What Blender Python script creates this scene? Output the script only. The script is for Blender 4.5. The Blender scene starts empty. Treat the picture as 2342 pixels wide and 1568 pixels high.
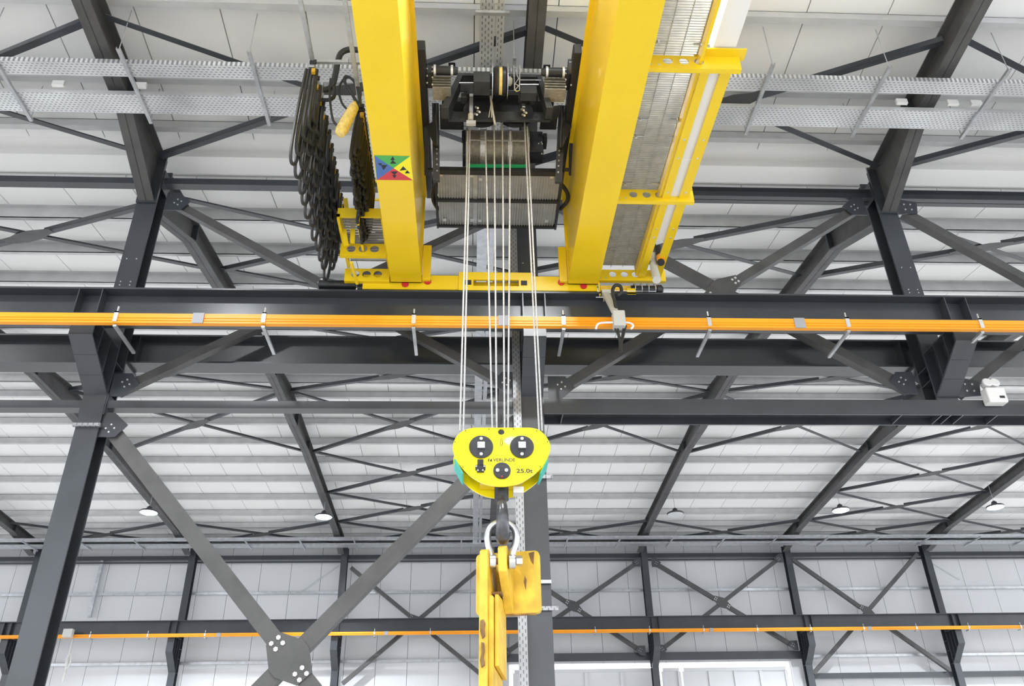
import bpy, math, random
from mathutils import Vector, Matrix
random.seed(7)
S = bpy.context.scene
COL = S.collection

# ------------------------------------------------------------------ camera
F, CX, CY, H = 1893.7, 1171.0, 784.0, 1.6
yaw, pitch, roll = .05585, .53236, -.02159
fw = Vector((math.sin(yaw) * math.cos(pitch), math.cos(yaw) * math.cos(pitch), math.sin(pitch)))
r0 = Vector((math.cos(yaw), -math.sin(yaw), 0)); u0 = r0.cross(fw)
rt = r0 * math.cos(roll) + u0 * math.sin(roll); up = -r0 * math.sin(roll) + u0 * math.cos(roll)
cd = bpy.data.cameras.new('camera'); cam = bpy.data.objects.new('camera', cd); COL.objects.link(cam)
cd.sensor_fit = 'HORIZONTAL'; cd.sensor_width = 36; cd.lens = F / 2342 * 36; cd.clip_start = .05; cd.clip_end = 300
cam.matrix_world = Matrix(((rt.x, up.x, -fw.x, 0), (rt.y, up.y, -fw.y, 0), (rt.z, up.z, -fw.z, H), (0, 0, 0, 1)))
S.camera = cam

# ------------------------------------------------------------------ world, exposure
w = bpy.data.worlds.new('daylight'); S.world = w; w.use_nodes = True
w.node_tree.nodes['Background'].inputs[0].default_value = (.93, .96, 1, 1)
w.node_tree.nodes['Background'].inputs[1].default_value = 1.1
S.view_settings.view_transform = 'Standard'; S.view_settings.look = 'None'
S.view_settings.exposure = 1.35; S.view_settings.gamma = 1.0; S.view_settings.use_curve_mapping = False
LAMP_W = 560.0

# ------------------------------------------------------------------ helpers
def ray(x, y): return rt * ((x - CX) / F) + up * ((CY - y) / F) + fw
def PY(x, y, Y): r = ray(x, y); v = r * (Y / r.y); v.z += H; return v      # the point of the plane Y seen at a picture position
def PX(x, y, X): r = ray(x, y); v = r * (X / r.x); v.z += H; return v
def PZ(x, y, Z): r = ray(x, y); v = r * ((Z - H) / r.z); v.z += H; return v
V = Vector

class MB:
    def __init__(s): s.v = []; s.f = []
    def add(s, vs, fs):
        o = len(s.v); s.v += [tuple(a) for a in vs]; s.f += [tuple(i + o for i in f) for f in fs]; return s
    def box(s, x0, x1, y0, y1, z0, z1):
        x0, x1 = min(x0, x1), max(x0, x1); y0, y1 = min(y0, y1), max(y0, y1); z0, z1 = min(z0, z1), max(z0, z1)
        return s.add([(x0, y0, z0), (x1, y0, z0), (x1, y1, z0), (x0, y1, z0), (x0, y0, z1), (x1, y0, z1), (x1, y1, z1), (x0, y1, z1)],
                     [(3, 2, 1, 0), (4, 5, 6, 7), (0, 1, 5, 4), (1, 2, 6, 5), (2, 3, 7, 6), (3, 0, 4, 7)])
    def bar(s, p, q, wd, hg, u=(0, 0, 1)):
        p, q, u = V(p), V(q), V(u); d = (q - p).normalized(); sd = d.cross(u)
        if sd.length < 1e-4: sd = d.cross(V((0, 1, 0)))
        sd.normalize(); u = sd.cross(d)
        a, b = sd * wd / 2, u * hg / 2
        return s.add([p - a - b, p + a - b, q + a - b, q - a - b, p - a + b, p + a + b, q + a + b, q - a + b],
                     [(3, 2, 1, 0), (4, 5, 6, 7), (0, 1, 5, 4), (1, 2, 6, 5), (2, 3, 7, 6), (3, 0, 4, 7)])
    def isec(s, p, q, hg, b, tw, tf, u=(0, 0, 1)):
        p, q, u = V(p), V(q), V(u); d = (q - p).normalized(); sd = d.cross(u).normalized(); u = sd.cross(d)
        s.bar(p, q, tw, hg - 2 * tf, u)
        for k in (-1, 1): s.bar(p + u * k * (hg - tf) / 2, q + u * k * (hg - tf) / 2, b, tf, u)
        return s
    def angle(s, p, q, a, t, u=(0, 0, 1), flip=1):      # L section
        p, q, u = V(p), V(q), V(u); d = (q - p).normalized(); sd = d.cross(u).normalized(); u = sd.cross(d)
        s.bar(p, q, t, a, u)
        o = sd * flip * a / 2 - u * (a / 2)
        return s.bar(p + o, q + o, a, t, u)
    def prism(s, poly, ax, a0, a1):
        n = len(poly); mk = {'x': lambda p, t: (t, p[0], p[1]), 'y': lambda p, t: (p[0], t, p[1]), 'z': lambda p, t: (p[0], p[1], t)}[ax]
        vs = [mk(p, a0) for p in poly] + [mk(p, a1) for p in poly]
        return s.add(vs, [tuple(range(n))[::-1], tuple(range(n, 2 * n))] + [(i, (i + 1) % n, n + (i + 1) % n, n + i) for i in range(n)])
    def cyl(s, p, q, r, n=14, r2=None):
        p, q = V(p), V(q); r2 = r if r2 is None else r2; d = (q - p).normalized()
        a = d.orthogonal().normalized(); b = d.cross(a)
        vs = [c + (a * math.cos(t) + b * math.sin(t)) * rr for c, rr in ((p, r), (q, r2)) for t in [2 * math.pi * i / n for i in range(n)]]
        return s.add(vs, [tuple(range(n))[::-1], tuple(range(n, 2 * n))] + [(i, (i + 1) % n, n + (i + 1) % n, n + i) for i in range(n)])
    def lathe(s, c, d, prof, n=24):                     # prof: (distance along d, radius)
        c, d = V(c), V(d).normalized(); a = d.orthogonal().normalized(); b = d.cross(a); m = len(prof)
        vs = [c + d * h + (a * math.cos(2 * math.pi * i / n) + b * math.sin(2 * math.pi * i / n)) * r for h, r in prof for i in range(n)]
        fs = [(k * n + i, k * n + (i + 1) % n, (k + 1) * n + (i + 1) % n, (k + 1) * n + i) for k in range(m - 1) for i in range(n)]
        return s.add(vs, fs + [tuple(range(n))[::-1], tuple(range((m - 1) * n, m * n))])
    def tube(s, pts, r, n=8, closed=False, rs=None):
        pts = [V(p) for p in pts]; m = len(pts); vs = []; a = None
        for i, p in enumerate(pts):
            d = (pts[(i + 1) % m] - pts[i - 1]) if (closed or 0 < i < m - 1) else (pts[min(i + 1, m - 1)] - pts[max(i - 1, 0)])
            d.normalize()
            a = d.orthogonal().normalized() if a is None else (a - d * a.dot(d)).normalized()
            b = d.cross(a); rr = rs[i] if rs else r
            vs += [p + (a * math.cos(2 * math.pi * k / n) + b * math.sin(2 * math.pi * k / n)) * rr for k in range(n)]
        fs = [(i * n + k, i * n + (k + 1) % n, ((i + 1) % m) * n + (k + 1) % n, ((i + 1) % m) * n + k) for i in range(m if closed else m - 1) for k in range(n)]
        if not closed: fs += [tuple(range(n))[::-1], tuple(range((m - 1) * n, m * n))]
        return s.add(vs, fs)
    def build(s, name, mat, parent=None, bevel=0, smooth=False):
        o0 = base_of(parent)
        me = bpy.data.meshes.new(name); me.from_pydata([(a[0] - o0[0], a[1] - o0[1], a[2] - o0[2]) for a in s.v], [], s.f)
        me.materials.append(M[mat] if isinstance(mat, str) else mat); me.validate(); me.update()
        if smooth:
            me.polygons.foreach_set('use_smooth', [True] * len(me.polygons)); me.set_sharp_from_angle(angle=math.radians(38))
        ob = bpy.data.objects.new(name, me); COL.objects.link(ob)
        if parent: ob.parent = parent
        if bevel:
            b = ob.modifiers.new('bevel', 'BEVEL'); b.width = bevel; b.segments = 2; b.limit_method = 'ANGLE'
        return ob
BASE = {}
def base_of(p):
    while p is not None:
        if p.name in BASE: return BASE[p.name]
        p = p.parent
    return (0, 0, 0)
def thing(name, label, cat, loc=(0, 0, 0), group=None):
    o = bpy.data.objects.new(name, None); COL.objects.link(o); o.empty_display_size = .1
    o.location = loc; BASE[o.name] = tuple(loc); o['label'] = label; o['category'] = cat
    if group: o['group'] = group
    return o
def tag(o, label, cat, group=None):
    o['label'] = label; o['category'] = cat
    if group: o['group'] = group
    return o
def bolts(pts, d, parent, r=.014, l=.012, mat='bolt'):
    d = V(d)
    for p in pts: MB().cyl(V(p) - d * .002, V(p) + d * l, r, 6).build('bolt', mat, parent)
def smoothpath(pts, k=6):
    pts = [V(p) for p in pts]; out = []
    for i in range(len(pts) - 1):
        p0, p1, p2, p3 = pts[max(i - 1, 0)], pts[i], pts[i + 1], pts[min(i + 2, len(pts) - 1)]
        for j in range(k):
            t = j / k
            out.append(.5 * ((2 * p1) + (p2 - p0) * t + (2 * p0 - 5 * p1 + 4 * p2 - p3) * t * t + (3 * p1 - p0 - 3 * p2 + p3) * t ** 3))
    return out + [pts[-1]]

# ------------------------------------------------------------------ materials
M = {}
def mat(name, col, rough=.5, metal=0, noise=0, nscale=3, spec=.5, bump=0, emit=0, coat=0):
    m = bpy.data.materials.new(name); m.use_nodes = True; nt = m.node_tree; b = nt.nodes['Principled BSDF']
    b.inputs['Base Color'].default_value = (*col, 1); b.inputs['Roughness'].default_value = rough; b.inputs['Metallic'].default_value = metal
    b.inputs['Specular IOR Level'].default_value = spec; b.inputs['Coat Weight'].default_value = coat
    if noise or bump:
        g = nt.nodes.new('ShaderNodeNewGeometry'); n = nt.nodes.new('ShaderNodeTexNoise'); n.inputs['Scale'].default_value = nscale; n.inputs['Detail'].default_value = 6
        nt.links.new(g.outputs['Position'], n.inputs['Vector'])
    if noise:
        r = nt.nodes.new('ShaderNodeValToRGB'); r.color_ramp.elements[0].position = .3; r.color_ramp.elements[1].position = .7
        r.color_ramp.elements[0].color = (*[c * (1 - noise) for c in col], 1); r.color_ramp.elements[1].color = (*[min(1, c * (1 + noise)) for c in col], 1)
        nt.links.new(n.outputs['Fac'], r.inputs['Fac']); nt.links.new(r.outputs['Color'], b.inputs['Base Color'])
    if bump:
        bp = nt.nodes.new('ShaderNodeBump'); bp.inputs['Strength'].default_value = bump; bp.inputs['Distance'].default_value = .02
        nt.links.new(n.outputs['Fac'], bp.inputs['Height']); nt.links.new(bp.outputs['Normal'], b.inputs['Normal'])
    if emit:
        b.inputs['Emission Color'].default_value = (*col, 1); b.inputs['Emission Strength'].default_value = emit
    M[name] = m; return m
mat('steel', (.042, .048, .058), .28, 0, .16, 2.2); M['steel'].node_tree.nodes['Principled BSDF'].inputs['IOR'].default_value = 1.62
mat('steel_brace', (.078, .077, .078), .45, 0, .22, 3.5)
mat('yellow', (.86, .60, .012), .3, 0, .04, 1.5, coat=.2)
mat('yellow_bright', (.95, .80, .006), .25, 0, .03, 2, coat=.3)
mat('yellow_worn', (.78, .50, .05), .5, 0, .25, 7)
mat('scuff', (.42, .24, .07), .7, 0, .35, 14)
mat('rusty', (.22, .12, .05), .8, 0, .5, 12)
mat('galv', (.55, .57, .60), .34, .7, .15, 9)
mat('grating', (.44, .45, .46), .36, .55, .15, 12)
mat('purlin', (.55, .56, .57), .42, .15, .08, 4)
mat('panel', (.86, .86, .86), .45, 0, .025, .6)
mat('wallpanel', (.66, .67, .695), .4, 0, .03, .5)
mat('deck', (.5, .5, .5), .8)
mat('orange', (.95, .36, .012), .38, 0, .05, 1.5)
mat('black', (.017, .018, .02), .42, 0, .25, 20)
mat('blacksteel', (.032, .036, .044), .35, 0, .3, 8)
mat('rubber', (.022, .023, .024), .5, 0, .3, 30)
mat('rope', (.50, .50, .51), .35, .35, .2, 60)
mat('grooves', (.40, .39, .36), .35, .6, .2, 30)
mat('bolt', (.72, .73, .74), .3, .6)
mat('white', (.82, .82, .82), .4)
mat('greybox', (.55, .55, .53), .5)
mat('jointgrey', (.33, .34, .37), .45)
mat('platepanel', (.42, .43, .44), .38, .35, .12, 10)
mat('concrete', (.70, .69, .67), .6, 0, .12, .8)
mat('chrome', (.6, .62, .66), .25, .9, .2, 6)
mat('hooksteel', (.10, .10, .11), .3, .5, .35, 9)
mat('red', (.55, .02, .03), .35)
mat('st_green', (.08, .42, .09), .4); mat('st_blue', (.07, .16, .42), .4); mat('st_red', (.62, .05, .06), .4); mat('st_yellow', (.93, .80, .02), .4)
mat('ink', (.02, .025, .03), .5); mat('teal', (.04, .5, .42), .4)
mat('lens', (.92, .96, 1), .3, emit=30)
mat('lens_off', (.6, .62, .64), .3)
mat('plastic', (.88, .66, .22), .3, 0, .2, 25)
mat('clampyellow', (.62, .36, .02), .45)
mat('shellgreen', (.02, .35, .14), .4)
def perforated(name, col, a, b, axis_u, axis_v):
    m = mat(name, col, .36, .55, 0); nt = m.node_tree; bs = nt.nodes['Principled BSDF']
    g = nt.nodes.new('ShaderNodeNewGeometry'); sp = nt.nodes.new('ShaderNodeSeparateXYZ'); nt.links.new(g.outputs['Position'], sp.inputs[0])
    def op(o, x, y=None):
        n = nt.nodes.new('ShaderNodeMath'); n.operation = o
        for i, q in enumerate((x, y)):
            if q is None: continue
            if isinstance(q, (int, float)): n.inputs[i].default_value = q
            else: nt.links.new(q, n.inputs[i])
        return n.outputs[0]
    u = op('DIVIDE', sp.outputs[axis_u], a); v = op('DIVIDE', sp.outputs[axis_v], b)
    u = op('ADD', u, op('MULTIPLY', op('FLOOR', v), .5))
    mu = op('LESS_THAN', op('ABSOLUTE', op('SUBTRACT', op('FRACT', u), .5)), .24)
    mv = op('LESS_THAN', op('ABSOLUTE', op('SUBTRACT', op('FRACT', v), .5)), .17)
    k = op('MULTIPLY', mu, mv)
    nz = nt.nodes.new('ShaderNodeTexNoise'); nz.inputs['Scale'].default_value = 1.2; nt.links.new(g.outputs['Position'], nz.inputs['Vector'])
    rr = nt.nodes.new('ShaderNodeValToRGB'); rr.color_ramp.elements[0].color = (*[c * .8 for c in col], 1); rr.color_ramp.elements[1].color = (*[min(1, c * 1.15) for c in col], 1)
    rr.color_ramp.elements[0].position = .35; rr.color_ramp.elements[1].position = .65; nt.links.new(nz.outputs['Fac'], rr.inputs[0])
    mx = nt.nodes.new('ShaderNodeMix'); mx.data_type = 'RGBA'; nt.links.new(k, mx.inputs['Factor']); nt.links.new(rr.outputs[0], mx.inputs['A'])
    mx.inputs['B'].default_value = tuple(c * .42 for c in col) + (1,); nt.links.new(mx.outputs['Result'], bs.inputs['Base Color'])
    bs.inputs['Roughness'].default_value = .34
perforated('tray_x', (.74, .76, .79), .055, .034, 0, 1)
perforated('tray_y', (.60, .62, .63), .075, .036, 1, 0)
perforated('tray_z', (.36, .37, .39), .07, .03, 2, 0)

WORDS = 'one two three four five six seven eight nine ten eleven twelve thirteen fourteen fifteen sixteen seventeen eighteen nineteen twenty twenty-one twenty-two'.split()
# ------------------------------------------------------------------ frame positions
X0, SP = .707, 5.0
FX = {n: X0 + n * SP for n in range(-4, 6)}
XA, XB = -24.0, 26.0
ftop = lambda Y: 9.55 + .127 * (Y - 8.9) if Y < 17.3 else 10.617 - .05 * (Y - 17.3)   # rafter top, far hall
ntop = lambda Y: 9.72 + .1 * (7.5 - Y)                                                # rafter top, near hall

# ------------------------------------------------------------------ floor, roof, far wall
def struct(o, k='structure'): o['kind'] = k; return o
struct(MB().box(-45, 45, -24, 28.4, -.2, 0).build('floor', 'concrete'))
PZ0 = .20
ceil = MB()
for a, b, fn in ((-.5, 8.55, ntop), (9.28, 17.3, ftop), (17.3, 28.3, ftop)):
    za, zb = fn(a) + PZ0 + .06, fn(b) + PZ0 + .06
    ceil.prism([(a, za), (b, zb), (b, zb + .15), (a, za + .15)], 'x', XA, XB)
zr = ntop(-.5) + PZ0 + .06
ceil.prism([(-10, zr - .95), (-.5, zr), (-.5, zr + .15), (-10, zr - .8)], 'x', XA, XB)
ceil = struct(ceil.build('ceiling', 'deck'))
def strips(name, m, parent, xs, mk, share=True):
    me = None
    for i, x in enumerate(xs):
        if me is None:
            o = mk(0).build(name, m, parent); me = o.data
        else:
            o = bpy.data.objects.new(name, me); COL.objects.link(o); o.parent = parent
        o.location.x += x
PWD = 1.0
pxs = [XA + i * PWD for i in range(int((XB - XA) / PWD))]
for a, b, fn in ((2.0, 8.52, ntop), (9.3, 17.29, ftop), (17.31, 28.05, ftop)):
    za, zb = fn(a) + PZ0, fn(b) + PZ0
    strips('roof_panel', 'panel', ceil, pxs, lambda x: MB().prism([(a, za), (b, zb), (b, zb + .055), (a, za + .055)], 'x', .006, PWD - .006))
def purlin(Y, Zb, d=1):
    m = MB(); m.box(XA, XB, Y, Y + .012, Zb, Zb + PZ0)
    m.box(XA, XB, Y, Y - d * .075, Zb, Zb + .008); m.box(XA, XB, Y, Y + d * .075, Zb + PZ0 - .008, Zb + PZ0 - .001)
    return m.build('purlin', 'purlin', ceil)
for Y in (3.1, 4.2, 5.3, 6.4, 7.45, 8.2): purlin(Y, ntop(Y))
for Y in (10.1, 11.15, 12.2, 13.2, 14.15, 15.2, 16.25, 17.1): purlin(Y, ftop(Y), -1)
for Y in (17.9, 19.25, 20.35, 21.5, 22.75, 24.05, 25.3, 26.35, 27.4): purlin(Y, ftop(Y))
# valley gutter between the two halls
g = MB()
g.prism([(8.5, 9.86), (8.78, 9.86), (8.78, 9.75), (9.13, 9.75), (9.13, 9.86), (9.32, 9.86), (9.32, 9.9), (8.5, 9.9)], 'x', XA, XB)
gut = g.build('valley_gutter', 'white', ceil)
# ridge flashing
# far wall with the gate opening
GX0, GX1, GZ = 1.25, 10.42, 6.2
WY = 28.05
wf = MB().box(XA, GX0, WY + .06, WY + .2, 0, 10.5).box(GX1, XB, WY + .06, WY + .2, 0, 10.5).box(GX0, GX1, WY + .06, WY + .2, GZ, 10.5)
wall = struct(wf.build('wall_far', 'deck'))
fullx, shortx = [], []
x = XA
def wallpan(xa, xb, z0, first={}):
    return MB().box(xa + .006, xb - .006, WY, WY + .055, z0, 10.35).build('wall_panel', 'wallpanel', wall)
edges = [XA + i for i in range(int(GX0 - XA) + 1)] + [GX0] + [GX0 + (GX1 - GX0) * i / 9 for i in range(1, 10)] + [GX1 + i + .6 for i in range(0, 15)] + [XB]
for a, b in zip(edges[:-1], edges[1:]):
    if b - a > .05: wallpan(a, b, GZ if GX0 - .01 <= a and b <= GX1 + .01 else 0)
for z in (8.52, 6.36, 4.3, 2.2):
    segs = ((XA, XB),) if z > GZ else ((XA, GX0), (GX1, XB))
    for a, b in segs:
        MB().box(a, b, WY - .10, WY, z, z + .012).box(a, b, WY - .10, WY - .09, z - .07, z).build('wall_rail', 'galv', wall)
# gate leaves with daylight gaps
def gate_leaf(name, xa, xb, label):
    t = thing(name, label, 'door', ((xa + xb) / 2, WY + .05, 0)); t['kind'] = 'structure'
    n = 4 if xb - xa > 1 else 1; wd = (xb - xa) / n
    for i in range(n): MB().box(xa + i * wd + .01, xa + (i + 1) * wd - .01, WY + .04, WY + .1, .02, GZ - .17).build('door_panel', 'wallpanel', t)
    for i in range(n + 1): MB().box(xa + i * wd - .05, xa + i * wd + .05, WY - .02, WY + .04, .02, GZ - .275).build('door_post', 'wallpanel', t)
    MB().box(xa, xb, WY - .02, WY + .04, GZ - .27, GZ - .17).build('door_rail', 'wallpanel', t)
gate_leaf('door_1', 1.42, 6.0, 'pale gate leaf behind the yellow lifting beam with a bright gap above it')
gate_leaf('door_3', 6.2, 6.72, 'narrow pale gate leaf between two bright vertical slits right of the far column')
gate_leaf('door_2', 6.88, 10.22, 'pale gate leaf at right with daylight shining around its edge')

# ------------------------------------------------------------------ main columns
ordn = {-1: 'left', 0: 'centre', 1: 'right'}
def ihcol(m, xc, yf, dep, wd, z0, z1, tf=.02, tw=.014):
    m.box(xc - wd / 2, xc + wd / 2, yf, yf + tf, z0, z1).box(xc - wd / 2, xc + wd / 2, yf + dep - tf, yf + dep, z0, z1)
    return m.box(xc - tw / 2, xc + tw / 2, yf + tf, yf + dep - tf, z0, z1)
def column(n, xc, yf, dep, wd, ztop, cz0, cz1, cz2, cyf, label, group, zfoot=0):
    t = thing('steel_column', label, 'column', (xc, yf + dep / 2, zfoot), group)
    ihcol(MB(), xc, yf, dep, wd, zfoot, ztop).build('shaft', 'steel', t)
    # corbel carrying the crane runway: front plate, web and stiffeners; cz0 foot, cz1 knee, cz2 seat
    MB().prism([(yf, cz0), (cyf, cz1), (cyf, cz2), (cyf + .02, cz2), (cyf + .02, cz1 + .01), (yf, cz0 + .035)], 'x', xc - wd / 2, xc + wd / 2).build('corbel_plate', 'steel', t)
    MB().prism([(yf, cz0 + .02), (cyf + .012, cz1 + .012), (cyf + .012, cz2 - .01), (yf, cz2 - .01)], 'x', xc - .009, xc + .009).build('corbel_web', 'steel', t)
    MB().box(xc - wd / 2, xc + wd / 2, cyf, yf, cz2 - .018, cz2).build('seat_plate', 'steel', t)
    for k in range(2):
        yy = cyf + (yf - cyf) * (k + 1) / 3
        zb = cz1 + (cz0 - cz1) * (k + 1) / 3
        MB().box(xc - wd / 2 + .005, xc + wd / 2 - .005, yy - .006, yy + .006, zb, cz2 - .018).build('stiffener', 'steel', t)
    for zz in (cz0 + (cz2 - cz0) * .42, cz0 + (cz2 - cz0) * .72, cz0):
        for sx in (-1, 1):
            MB().box(xc + sx * .01, xc + sx * (wd / 2 - .004), yf + .02, yf + dep - .02, zz - .006, zz + .006).build('stiffener', 'steel', t)
    return t
mcol = {}
clab = {-1: 'tall dark grey steel column at left with slanting foot bracket under the crane runway',
        0: 'tall dark grey steel column directly behind the hook and ropes',
        1: 'tall dark grey steel column at right beside the twin-head emergency light'}
for n in (-1, 0, 1):
    mcol[n] = column(n, FX[n] - (.012 if n == -1 else 0) * 0, 8.655, .26, .256, 9.55, 5.98, 6.38, 6.6, 7.97, clab[n], 'columns between the two halls', 5.95 if n == 1 else 0)
    t = mcol[n]; xc = FX[n]
    # back bracket and end plates for the beam behind
    MB().box(xc - .128, xc + .128, 8.915, 9.25, 6.54, 6.575).build('rear_bracket', 'steel', t)
    MB().prism([(8.915, 6.2), (9.24, 6.54), (8.915, 6.54)], 'x', xc - .008, xc + .008).build('rear_bracket', 'steel', t)
    for z in (7.9, 8.3, 7.95):
        bolts([(xc - .06, 8.655, z - .4), (xc + .06, 8.655, z - .4)], (0, -1, 0), t, .009, .006)
# slotted channels clamped round the columns
for n, y in ((-1, 971), (0, 1090), (0, 1391)):
    p = PY({-1: 197, 0: 1232}[n], y, 8.63); xc = FX[n]
    MB().box(xc - .15, xc + (.15 if n else .19), 8.615, 8.65, p.z - .02, p.z + .02).build('strut_channel', 'tray_z', mcol[n])

# ------------------------------------------------------------------ rafters
def rafter(xc, bot, fn, label, group, yend, haunch_y=()):
    """bot: polyline of the bottom flange (Y,Z); fn: top height"""
    base = (xc, bot[0][0], bot[0][1])
    t = thing('roof_rafter', label, 'rafter', base, group)
    ys = [b[0] for b in bot]
    tops = sorted(set([ys[0], ys[-1]] + ([17.3] if ys[0] < 17.3 < ys[-1] else [])))
    topl = [(y, fn(y)) for y in tops]
    MB().prism(bot + topl[::-1], 'x', xc - .006, xc + .006).build('web', 'steel_brace', t)
    m = MB()
    for a, b in zip(bot[:-1], bot[1:]): m.prism([(a[0], a[1]), (b[0], b[1]), (b[0], b[1] + .018), (a[0], a[1] + .018)], 'x', xc - .1, xc + .1)
    m.build('bottom_flange', 'steel_brace', t)
    m = MB()
    for a, b in zip(topl[:-1], topl[1:]): m.prism([(a[0], a[1] - .018), (b[0], b[1] - .018), (b[0], b[1]), (a[0], a[1])], 'x', xc - .1, xc + .1)
    m.build('top_flange', 'steel_brace', t)
    for hy in haunch_y:
        zb = [a[1] + (b[1] - a[1]) * (hy - a[0]) / (b[0] - a[0]) for a, b in zip(bot[:-1], bot[1:]) if a[0] <= hy <= b[0]][0]
        MB().box(xc - .095, xc + .095, hy - .006, hy + .006, zb + .015, fn(hy) - .015).build('stiffener', 'steel', t)
    return t
nb = [(2.0, ntop(2) - .34), (7.45, ntop(7.45) - .38), (8.64, 8.82)]
for n in (-1, 0, 1):
    t = rafter(FX[n], nb, ntop, 'grey steel roof rafter reaching overhead from the %s column toward the viewer' % ordn[n], 'near hall rafters', 8.64, (7.45,))
    # end plate with bolts where the rafter meets the column
    xc = FX[n]
    MB().box(xc - .13, xc + .13, 8.625, 8.65, 8.8, 9.62).build('end_plate', 'steel', t)
fb = [(8.93, 8.85), (10.25, ftop(10.25) - .34), (14.7, ftop(14.7) - .30), (15.9, 10.09), (17.3, 10.12), (18.45, 10.09), (20.1, ftop(20.1) - .31), (25.9, ftop(25.9) - .28), (27.45, 9.62)]
flab = {-3: 'far hall rafter at the extreme left edge behind the leftmost column', -2: 'far hall rafter hidden mostly behind the left diagonal brace',
        -1: 'far hall rafter running from the left column to a lit lamp and the far wall', 0: 'far hall rafter behind the centre column and the hook',
        1: 'far hall rafter running from the right column to just left of the unlit lamp', 2: 'far hall rafter passing just left of the brightest right-hand lamp',
        3: 'far hall rafter at the right edge of the picture'}
for n in range(-3, 4):
    rafter(FX[n], fb, ftop, flab[n], 'far hall rafters', 27.45, (10.25, 15.9, 18.45, 20.1, 25.9))

# ------------------------------------------------------------------ horizontal beams
BX0, BX1 = -13.0, 15.0
def beam(name, label, cat, yc, b, z0, z1, xa=BX0, xb=BX1, stiff=(), tf=.022, rail=False, m='steel'):
    t = thing(name, label, cat, ((xa + xb) / 2, yc, z0))
    MB().box(xa, xb, yc - b / 2, yc + b / 2, z1 - tf, z1).build('top_flange', m, t)
    MB().box(xa, xb, yc - b / 2, yc + b / 2, z0, z0 + tf).build('bottom_flange', m, t)
    MB().box(xa, xb, yc - .007, yc + .007, z0 + tf, z1 - tf).build('web', m, t)
    for x in stiff:
        for s in (-1, 1): MB().box(x - .006, x + .006, yc + s * .007, yc + s * (b / 2 - .004), z0 + tf, z1 - tf).build('stiffener', m, t)
    if rail: MB().box(xa, xb, yc - .03, yc + .03, z1, z1 + .03).build('rail', 'steel', t)
    return t
stf = [FX[n] + d for n in (-2, -1, 0, 1, 2) for d in (-.128, .128)]
beam('crane_runway_beam', 'dark grey runway beam carrying the yellow crane, directly above the near orange rail', 'beam', 8.08, .3, 6.615, 6.975, stiff=stf, rail=True)
beam('crane_runway_beam', 'dark grey beam just behind the columns and below the crane runway', 'beam', 9.1, .26, 6.58, 6.98, stiff=[FX[n] + d for n in (-1, 0, 1) for d in (-.2, .2)])
# struts between columns
t = thing('tie_strut', 'slim grey strut between the left and centre columns below the runway', 'beam', (-1.8, 8.7, 5.83))
MB().box(FX[-1] + .13, FX[0] - .13, 8.68, 8.82, 5.83, 5.925).build('tube', 'steel', t)
for x in (FX[-1] + .13, FX[0] - .14): MB().box(x, x + .012, 8.66, 8.84, 5.74, 6.0).build('end_plate', 'steel', t)
t = thing('tie_strut', 'slim grey strut left of the left column below the runway', 'beam', (-8, 8.7, 5.83))
MB().box(BX0, FX[-1] - .13, 8.68, 8.82, 5.83, 5.925).build('tube', 'steel', t)
MB().box(FX[-1] - .14, FX[-1] - .128, 8.66, 8.84, 5.74, 6.0).build('end_plate', 'steel', t)
t = thing('tie_beam', 'deep grey beam lying flat across the right column with the emergency light on it', 'beam', (5, 8.7, 5.74))
xa = FX[0] + .13
MB().box(xa, BX1, 8.635, 8.652, 5.75, 5.945).build('front_flange', 'steel', t)
MB().box(xa, BX1, 8.92, 8.937, 5.75, 5.945).build('rear_flange', 'steel', t)
MB().box(xa, BX1, 8.652, 8.92, 5.84, 5.852).build('web', 'steel', t)
for x in (xa + .22, FX[1] - .62, FX[1] - .13, FX[1] - .02, FX[1] + .13, FX[1] + .55): MB().box(x - .006, x + .006, 8.652, 8.92, 5.755, 5.84).build('stiffener', 'steel', t)
# valley struts
for (xa, xb, hh, lab) in ((BX0, FX[-1] - .13, .1, 'slim dark valley strut left of the left column, under the gutter'), (FX[-1] + .13, FX[0] - .13, .1, 'slim dark valley strut between left and centre columns, under the gutter'),
                         (FX[0] + .13, FX[1] - .13, .15, 'dark I-shaped valley strut between the crane and the right column'), (FX[1] + .13, BX1, .15, 'dark I-shaped valley strut right of the right column')):
    t = thing('valley_strut', lab, 'beam', ((xa + xb) / 2, 8.8, 9.2), 'struts under the valley gutter')
    z0 = 9.2 if hh < .12 else 9.12
    if hh < .12: MB().box(xa, xb, 8.72, 8.84, z0, z0 + hh).build('tube', 'steel', t)
    else:
        MB().box(xa, xb, 8.7, 8.86, z0, z0 + .012).build('bottom_flange', 'steel', t); MB().box(xa, xb, 8.7, 8.86, z0 + hh, z0 + hh + .012).build('top_flange', 'steel', t)
        MB().box(xa, xb, 8.775, 8.785, z0, z0 + hh).build('web', 'steel', t)
    for x in (xa, xb - .012): MB().box(x, x + .012, 8.66, 8.9, 9.08, 9.38).build('end_plate', 'steel', t)

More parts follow.
